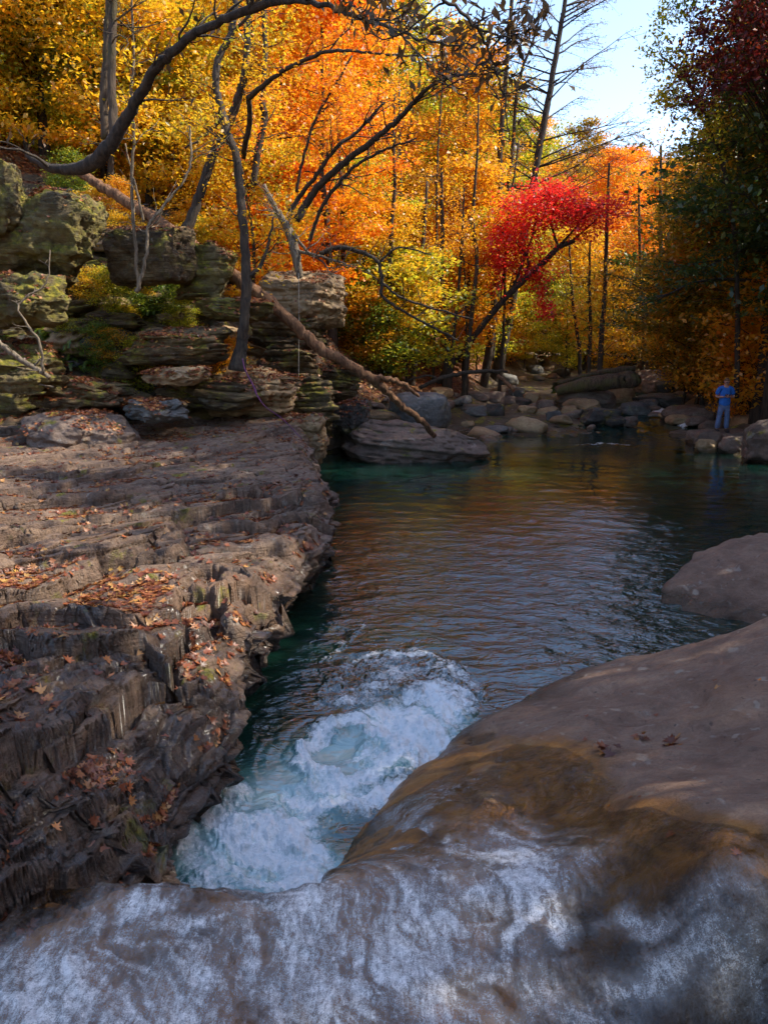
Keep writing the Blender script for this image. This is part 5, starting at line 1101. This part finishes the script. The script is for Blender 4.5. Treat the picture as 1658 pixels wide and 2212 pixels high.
# ------------------------------------------------------------------ leaf litter
def maple_leaves(C, Nn, size, rng, curl=.25):
    """10-point lobed leaves with a curled blade; C centres, Nn surface normals"""
    n = len(C); ang = np.array([90, 68, 45, 20, -15, -60, -90, -120, -165, 160, 135, 112])*np.pi/180; rad = np.array([1, .45, .85, .38, .78, .42, .25, .42, .78, .38, .85, .45])*.55
    L = size*(rng.uniform(.6, 1.25, n)); A = rng.normal(size=(n, 3)); A -= Nn*(A*Nn).sum(1)[:, None]; A /= np.linalg.norm(A, axis=1)[:, None]; B = np.cross(Nn, A)
    tl = rng.uniform(-.45, .45, (n, 2)); cu = rng.uniform(-.2, 1, n)*curl*2
    V = [C + Nn*0.004*0]
    for a, r in zip(ang, rad):
        u = np.cos(a)*r*rng.uniform(.75, 1.15, n); v = np.sin(a)*r*rng.uniform(.8, 1.1, n)
        h = cu*(u*u*1.8+v*v*.6) + tl[:, 0]*u*.6 + tl[:, 1]*v*.6
        V.append(C + (A*v[:, None] + B*u[:, None] + Nn*(h+.05)[:, None])*L[:, None])
    V = np.stack(V, 1); k = len(ang); base = (np.arange(n)*(k+1))[:, None]
    f = np.array([[0, 1+i, 1+(i+1) % k] for i in range(k)]); Fc = (base[:, :, None]*1 + f[None].reshape(1, -1, 3)).reshape(-1, 3)
    return V.reshape(-1, 3), Fc
def surf_n(fn, x, y, e=.03):
    dx = (fn(x+e, y)-fn(x-e, y))/(2*e); dy = (fn(x, y+e)-fn(x, y-e))/(2*e); N = np.stack([-dx, -dy, np.ones_like(dx)], 1); return N/np.linalg.norm(N, axis=1)[:, None]
rng = np.random.default_rng(70)
n = 120000; y = 2.0*np.exp(rng.uniform(size=n)*math.log(19/2.0)); x = rim_x(y) - 0.06 - rng.uniform(size=n)**1.15*np.minimum(9.5, 1.2+.68*y)
msk = sst(-.30, .45, fbm(x*.8, y*.8, 31, 4) + .35*fbm(x*3, y*3, 12, 2)); hcur = ledge_h(x, y); lap = (ledge_h(x+.12, y-.09)+ledge_h(x-.12, y+.09)+ledge_h(x+.1, y+.1)+ledge_h(x-.1, y-.1))/4-hcur
p = (0.03 + .9*msk**2)*np.clip(.45+lap*30, .05, 1.6)*np.where(y < 5, .25, 1.0)
kk = rng.uniform(size=n) < p*3.0; x, y = x[kk], y[kk]; z = ledge_h(x, y); print('ledge leaves', len(x))
Nn = surf_n(ledge_h, x, y, .05); kk = Nn[:, 2] > .55; x, y, z, Nn = x[kk], y[kk], z[kk], Nn[kk]; LV, LF = maple_leaves(np.stack([x, y, z+.004], 1), Nn, .088, rng)
ob('ledge_leaf_litter', mesh_np('ledge_leaf_litter', LV, LF, M['litter'], smooth=False), kind='stuff', label='brown and orange fallen leaves scattered over the left ledge')
n = 260000; r_ = rng.uniform(15, 48, n); th = rng.uniform(-.62, .62, n); x = r_*np.sin(th); y = r_*np.cos(th); dl = seg_dist(x, y, FOOT_L); dr = seg_dist(x, y, FOOT_R); k1 = np.maximum(dl, dr) > .5; x, y = x[k1], y[k1]
z = ground_h(x, y); Nn = surf_n(ground_h, x, y, .08); k2 = (Nn[:, 2] > .62) & (rng.uniform(size=len(x)) < .6); x, y, z, Nn = x[k2], y[k2], z[k2], Nn[k2]
C = np.stack([x, y, z+.02], 1); A = rng.normal(size=C.shape); A -= Nn*(A*Nn).sum(1)[:, None]; A /= np.linalg.norm(A, axis=1)[:, None]; B = np.cross(Nn, A); L = rng.uniform(.06, .13, len(C))[:, None]; up = Nn*rng.uniform(-.2, .7, (len(C), 1))
LV = np.stack([C-A*L/2, C+B*L*.35+up*L*.4, C+A*L/2, C-B*L*.35+up*L*.4], 1).reshape(-1, 3)
ob('bank_leaf_litter', mesh_np('bank_leaf_litter', LV, np.arange(len(LV)).reshape(-1, 4), M['litter'], smooth=False), kind='stuff', label='carpet of red-brown fallen leaves on the slopes')
print('bank litter', len(C))
ii = rng.integers(len(TOPS), size=30000); C = TOPS[ii, :3]; Nn = TOPS[ii, 3:]; kk = fbm(C[:, 0]*1.1, C[:, 1]*1.1, C[:, 2], 3) > -.12; C, Nn = C[kk], Nn[kk]
C = C + rng.normal(size=C.shape)*np.array([.05, .05, .0]) + Nn*.015; LV, LF = maple_leaves(C, Nn, .10, rng, .4)
ob('rock_leaf_litter', mesh_np('rock_leaf_litter', LV, LF, M['litter'], smooth=False), kind='stuff', label='fallen leaves lying on top of the bank rocks')
# leaves on the creek rocks of the right slab: each a thing
SLV = [(1450, 1610, .085, 'dark curled leaf clump on the dry slab, biggest of its leaves'), (1310, 1622, .075, 'dark red-brown leaf clump at the edge of the wet amber rock'), (1385, 1592, .05, 'narrow olive-brown leaf left of the biggest leaf clump'), (1262, 1600, .045, 'small brown leaf by the pale spot near the wet edge'), (1266, 1547, .04, 'small red-brown leaf high on the slab near the pool edge'),
       (1415, 1545, .03, 'tiny dark leaf in the middle of the slab'), (1590, 1845, .05, 'orange oval leaf low on the slab near the right edge'), (1448, 1805, .045, 'tan lobed leaf on the lower slab'), (1380, 1722, .03, 'tiny amber leaf beside a dark one on the lower slab'), (1362, 1724, .03, 'tiny dark leaf beside the amber one on the lower slab'),
       (1315, 1742, .03, 'small orange leaf at the waterline of the amber rock'), (1230, 1452, .05, 'brown leaf on the slab right beside the pool edge'), (1540, 1478, .04, 'dark leaf pair high on the right side of the slab'), (1640, 1470, .03, 'small orange leaf at the right edge of the slab'), (1345, 1500, .03, 'tiny brown leaf in the upper left of the slab')]
lm_ = {}
for i, (px, py, s, lab) in enumerate(SLV):
    lo, hi = 1.5, 12
    for _ in range(50):
        Yv = (lo+hi)/2; p = aty(px, py, Yv)
        if p[2] > float(slab_h(p[0], Yv)): lo = Yv
        else: hi = Yv
    r2 = np.random.default_rng(800+i); m_ = 7 if 'clump' in lab else (2 if 'pair' in lab else 1)
    C = r2.normal(size=(m_, 3))*np.array([.035, .035, .008])*(m_ > 1); C[:, 2] = np.abs(C[:, 2])+.004; LV, LF = maple_leaves(C, np.tile([0, 0, 1.], (m_, 1))+r2.normal(size=(m_, 3))*.16*(m_ > 1), s*1.6, r2, .28)
    mm = 'litter' if ('dark' in lab or 'brown' in lab) else ('orange' if 'orange' in lab or 'amber' in lab else 'litter')
    nn = surf_n(slab_h, np.array([p[0]]), np.array([p[1]]))[0]
    o = ob('fallen_leaf', mesh_np('fallen_leaf', LV, LF, M[mm], smooth=False), label=lab, cat='leaf', loc=(p[0], p[1], float(slab_h(p[0], p[1]))))
    o.rotation_euler = Vector(nn).to_track_quat('Z', 'Y').to_euler()
rk = np.random.default_rng(808); lrm = []
for i in range(6):
    V, Fc = rock_np(900+i, (1, .8, .5), 4, box=.7, rough=.08, cuts=10, strata=.10, fine=.03); lrm.append(mesh_np('loose_rock', V, Fc, M[['cliff', 'moss', 'cliff', 'tan', 'cliff', 'dark'][i]]))
LB = ['broken brown rock half buried in leaves on the left bank', 'broken mossy rock half buried in leaves on the left bank', 'broken brown rock half buried in leaves on the left bank', 'broken pale tan rock half buried in leaves on the left bank', 'broken brown rock half buried in leaves on the left bank', 'broken dark rock half buried in leaves on the left bank']
for i in range(190):
    px, py = rk.uniform(0, 720), rk.uniform(430, 890)
    if py < 620 and px > 520: continue
    p = on_ground_px(px, py)
    if p[1] > 26: continue
    q = rk.integers(6); s = rk.uniform(.18, .6)
    ob('loose_rock', lrm[q], label=LB[q], cat='rock', group=LB[q].split(' half')[0].replace('rock', 'rocks')+' on the left bank', loc=(p[0], p[1]+.1, float(ground_h(p[0], p[1]))+.02), rot=(rk.uniform(-.25, .25), rk.uniform(-.25, .25), rk.uniform(0, 6.28)), scale=(s*1.3, s, s*rk.uniform(.6, 1.1)))
sdr = np.random.default_rng(909)
for i in range(46):
    px, py = sdr.uniform(0, 760), sdr.uniform(420, 880); p = on_ground_px(px, py)
    if p[1] > 27: continue
    mt = ['yellowgreen', 'green', 'gold', 'yellow'][i % 4]
    place('low%d' % (i % 3), p[0], p[1], sdr.uniform(.22, .5), mt, f'small {KIND[mt]} seedling growing among the rocks of the left bank', cat='plant', name='seedling', group=f'{KIND[mt]} seedlings among the bank rocks')
# ferns and grass tufts on the left bank
def fern_np(rng, n=10, L=.45):
    VV, FF = [], []; b = 0
    for i in range(n):
        az = rng.uniform(0, 6.28); P = limb_path(rng, (0, 0, 0), az, rng.uniform(.6, 1.2), L*rng.uniform(.6, 1.1), 7, -1.2, .05)
        for j in range(1, 7):
            for s in (-1, 1):
                T = P[j]-P[j-1]; T /= np.linalg.norm(T); S = np.cross(T, [0, 0, 1]); S /= np.linalg.norm(S)+1e-6; w = L*.22*(1-j/8)
                q = np.array([P[j-1], P[j-1]+S*s*w*.6+T*w*.3+[0, 0, .01], P[j]+S*s*w*.9+T*.3*w, P[j]]); VV.append(q); FF.append([b, b+1, b+2, b+3]); b += 4
    return np.vstack(VV), np.array(FF)
fm = []
for i in range(3):
    V, Fc = fern_np(np.random.default_rng(i), 14); fm.append(mesh_np('fern', V, Fc, M['green'], smooth=False))
for i, (px, py, s) in enumerate([(140, 770, 1), (165, 745, 1.2), (120, 760, 1), (200, 800, .9), (150, 800, 1.1), (60, 760, 1.1), (90, 745, .9), (330, 690, 1), (300, 720, .9), (20, 750, 1.2), (230, 560, .8), (185, 830, .9), (445, 800, .6), (100, 790, 1.3), (40, 780, 1.1), (175, 770, 1.0)]):
    p = on_ground_px(px, py); ob('fern', fm[i % 3], label='bright green fern tuft on the mossy left bank', cat='fern', group='fern tufts on the mossy left bank', loc=(p[0], p[1], float(ground_h(p[0], p[1]))+.02), rot=(0, 0, i*1.3), scale=(s*1.3,)*3)

# ------------------------------------------------------------------ the man in blue
M['skin'] = flat_mat('skin', (0.50, 0.26, 0.19), .6, .05); M['shirt'] = flat_mat('blue_tshirt', (0.022, 0.14, 0.50), .85, .1, 6); M['jeans'] = flat_mat('blue_jeans', (0.11, 0.16, 0.28), .9, .15, 8)
M['shoe'] = flat_mat('dark_shoes', (0.03, 0.022, 0.02), .7); M['hair'] = flat_mat('brown_hair', (0.16, 0.07, 0.03), .8); M['phone'] = flat_mat('phone', (0.02, 0.02, 0.025), .3); M['belt'] = flat_mat('dark_belt', (0.02, 0.018, 0.015), .6)
def skin_fig(name, verts, edges, radii, mat, parent, root=0, sub=2):
    me = bpy.data.meshes.new(name); me.from_pydata(verts, edges, []); me.materials.append(M[mat])
    o = ob(name, me, parent=parent)
    sk = o.modifiers.new('skin', 'SKIN'); sk.use_smooth_shade = True
    for i, r in enumerate(radii):
        sv = me.skin_vertices[0].data[i]; sv.radius = r if isinstance(r, tuple) else (r, r); sv.use_root = (i == root)
    sb = o.modifiers.new('sub', 'SUBSURF'); sb.levels = sub; sb.render_levels = sub
    return o
man = ob('person', None, label='man in blue t-shirt and jeans standing on a creek rock, looking down at his phone', cat='person', loc=(MANFOOT[0], MANFOOT[1]+.12, MANFOOT[2]+.03), rot=(0, 0, math.radians(-8)))
# figure faces -Y (towards the camera), feet at z = 0, height 1.75
H = {'pel': (0, 0, .93), 'sp': (0, .0, 1.12), 'ch': (0, -.01, 1.32), 'nb': (0, .0, 1.46), 'nk': (0, -.03, 1.53), 'hd': (0, -.05, 1.62), 'ht': (0, -.045, 1.71)}
v = [(0, 0, .95), (0, 0, 1.12), (0, .01, 1.32), (0, .01, 1.44), (0, -.02, 1.52), (0, -.05, 1.60), (0, -.05, 1.68),
     (.19, .01, 1.415), (.275, .035, 1.14), (.08, -.20, 1.165), (-.19, .01, 1.415), (-.275, .035, 1.14), (-.08, -.20, 1.155),
     (.095, 0, .90), (.11, -.01, .50), (.13, .02, .09), (.14, -.10, .035), (-.095, 0, .90), (-.13, -.02, .50), (-.17, .02, .09), (-.19, -.10, .035)]
ed = [(0, 1), (1, 2), (2, 3), (3, 4), (4, 5), (5, 6), (3, 7), (7, 8), (8, 9), (3, 10), (10, 11), (11, 12), (0, 13), (13, 14), (14, 15), (15, 16), (0, 17), (17, 18), (18, 19), (19, 20)]
rd = [(.15, .10), (.14, .105), (.16, .11), (.10, .07), (.055, .055), (.075, .09), (.07, .085), .06, .042, .028, .06, .042, .028, .085, .06, .04, .03, .085, .06, .04, .03]
skin_fig('body', v, ed, rd, 'skin', man)
skin_fig('t_shirt', [(0, 0, .80), (0, 0, 1.0), (0, 0, 1.18), (0, .01, 1.33), (0, .01, 1.44), (.195, .01, 1.41), (.262, .03, 1.20), (-.195, .01, 1.41), (-.262, .03, 1.20), (.11, .01, 1.435), (-.11, .01, 1.435)],
         [(0, 1), (1, 2), (2, 3), (3, 4), (4, 9), (9, 5), (5, 6), (4, 10), (10, 7), (7, 8)], [(.205, .15), (.195, .145), (.185, .14), (.18, .13), (.10, .085), .085, .075, .085, .075, .085, .085], 'shirt', man)
skin_fig('jeans', [(0, 0, .96), (0, 0, .88), (.095, 0, .80), (.112, -.01, .50), (.13, .01, .10), (-.095, 0, .80), (-.132, -.02, .50), (-.17, .01, .10)], [(0, 1), (1, 2), (2, 3), (3, 4), (1, 5), (5, 6), (6, 7)],
         [(.165, .12), (.165, .12), .108, .088, .085, .108, .088, .085], 'jeans', man, root=0)
for s, ax in ((1, .135), (-1, -.18)):
    V, Fc = rock_np(3, (.055, .15, .055), 3, box=.4, rough=.02, cuts=0, fine=0); V = V + np.array([ax, -.07, .05]); V[:, 2] = np.maximum(V[:, 2], 0); ob('shoe', mesh_np('shoe', V, Fc, M['shoe']), parent=man)
# head with brow, nose, ears; tipped down towards the hands
V, Fc = ico(4); V = V.copy()*np.array([.078, .098, .118]); U = V.copy()
V[:, 0] *= 1-.28*sst(.02, .11, -U[:, 2]); V[:, 1] *= 1-.10*sst(.02, .11, -U[:, 2])
fr_m = U[:, 1] < -.04
def bmp(cx, cz, sx, sz, a): 
    V[:, 1] -= a*np.exp(-((U[:, 0]-cx)/sx)**2-((U[:, 2]-cz)/sz)**2)*(U[:, 1] < 0)
bmp(0, -.015, .013, .022, .026); bmp(0, .028, .05, .010, .006); bmp(.03, .010, .014, .010, -.010); bmp(-.03, .010, .014, .010, -.010); bmp(0, -.055, .025, .007, .006); bmp(0, -.09, .025, .015, .008)
for s in (-1, 1):
    e_ = np.exp(-((U[:, 0]-s*.078)/.012)**2-((U[:, 2]-0)/.028)**2-((U[:, 1]-.01)/.018)**2); V[:, 0] += s*.022*e_
hd = ob('head', mesh_np('head', V, Fc, M['skin']), parent=man, loc=(0, -.045, 1.635), rot=(.35, 0, .1))
V, Fc = ico(4); V = V.copy()*np.array([.084, .102, .120]); keepm = (V[:, 2] > .035 - .35*np.clip(V[:, 1]+.03, 0, .1)*3.0) ; V[~keepm] *= .90
hr = ob('hair', mesh_np('hair', V+np.array([0, .006, .006]), Fc, M['hair']), parent=hd)
# sunglasses
V, Fc = tube([(np.array([[-.055, -.088, .012], [-.03, -.102, .012], [0, -.104, .014], [.03, -.102, .012], [.055, -.088, .012]]), [.010, .016, .006, .016, .010])], 8); ob('sunglasses', mesh_np('sunglasses', V, Fc, M['phone']), parent=hd)
# hands: palm and five fingers each, closed round the phone
for s in (1, -1):
    px0 = np.array([s*.08, -.20, 1.16]); vs = [tuple(px0), tuple(px0+[-s*.035, -.035, .012]), tuple(px0+[-s*.055, -.055, .018])]; es = [(0, 1), (1, 2)]; rs_ = [.024, (.034, .018), (.030, .014)]
    for f in range(4):
        b0 = px0+np.array([-s*(.04+.004*f), -.045, .035-.018*f]); b1 = b0+np.array([-s*.025, -.028, .006]); b2 = b1+np.array([-s*.026, -.002, .004-.002*f]); b3 = b2+np.array([-s*(.014+.003*(f in (1, 2))), .016, 0]); i0 = len(vs)
        vs += [tuple(b0), tuple(b1), tuple(b2), tuple(b3)]; es += [(2, i0), (i0, i0+1), (i0+1, i0+2), (i0+2, i0+3)]; rs_ += [.0095, .009, .0085, .0075]
    i0 = len(vs); t0 = px0+np.array([-s*.02, -.03, .03]); vs += [tuple(t0), tuple(t0+[-s*.018, -.012, .030]), tuple(t0+[-s*.036, -.010, .044])]; es += [(1, i0), (i0, i0+1), (i0+1, i0+2)]; rs_ += [.012, .0105, .009]
    skin_fig('hand', vs, es, rs_, 'skin', man, 0, 1)
V, Fc = rock_np(9, (.074, .010, .038), 3, box=.95, rough=0, cuts=0, fine=0); ob('phone', mesh_np('phone', V, Fc, M['phone']), label='small dark phone held in both hands by the man in blue', cat='phone', loc=(MANFOOT[0]-.03, MANFOOT[1]-.12, MANFOOT[2]+.03+1.205), rot=(-.7, 0, -.14))
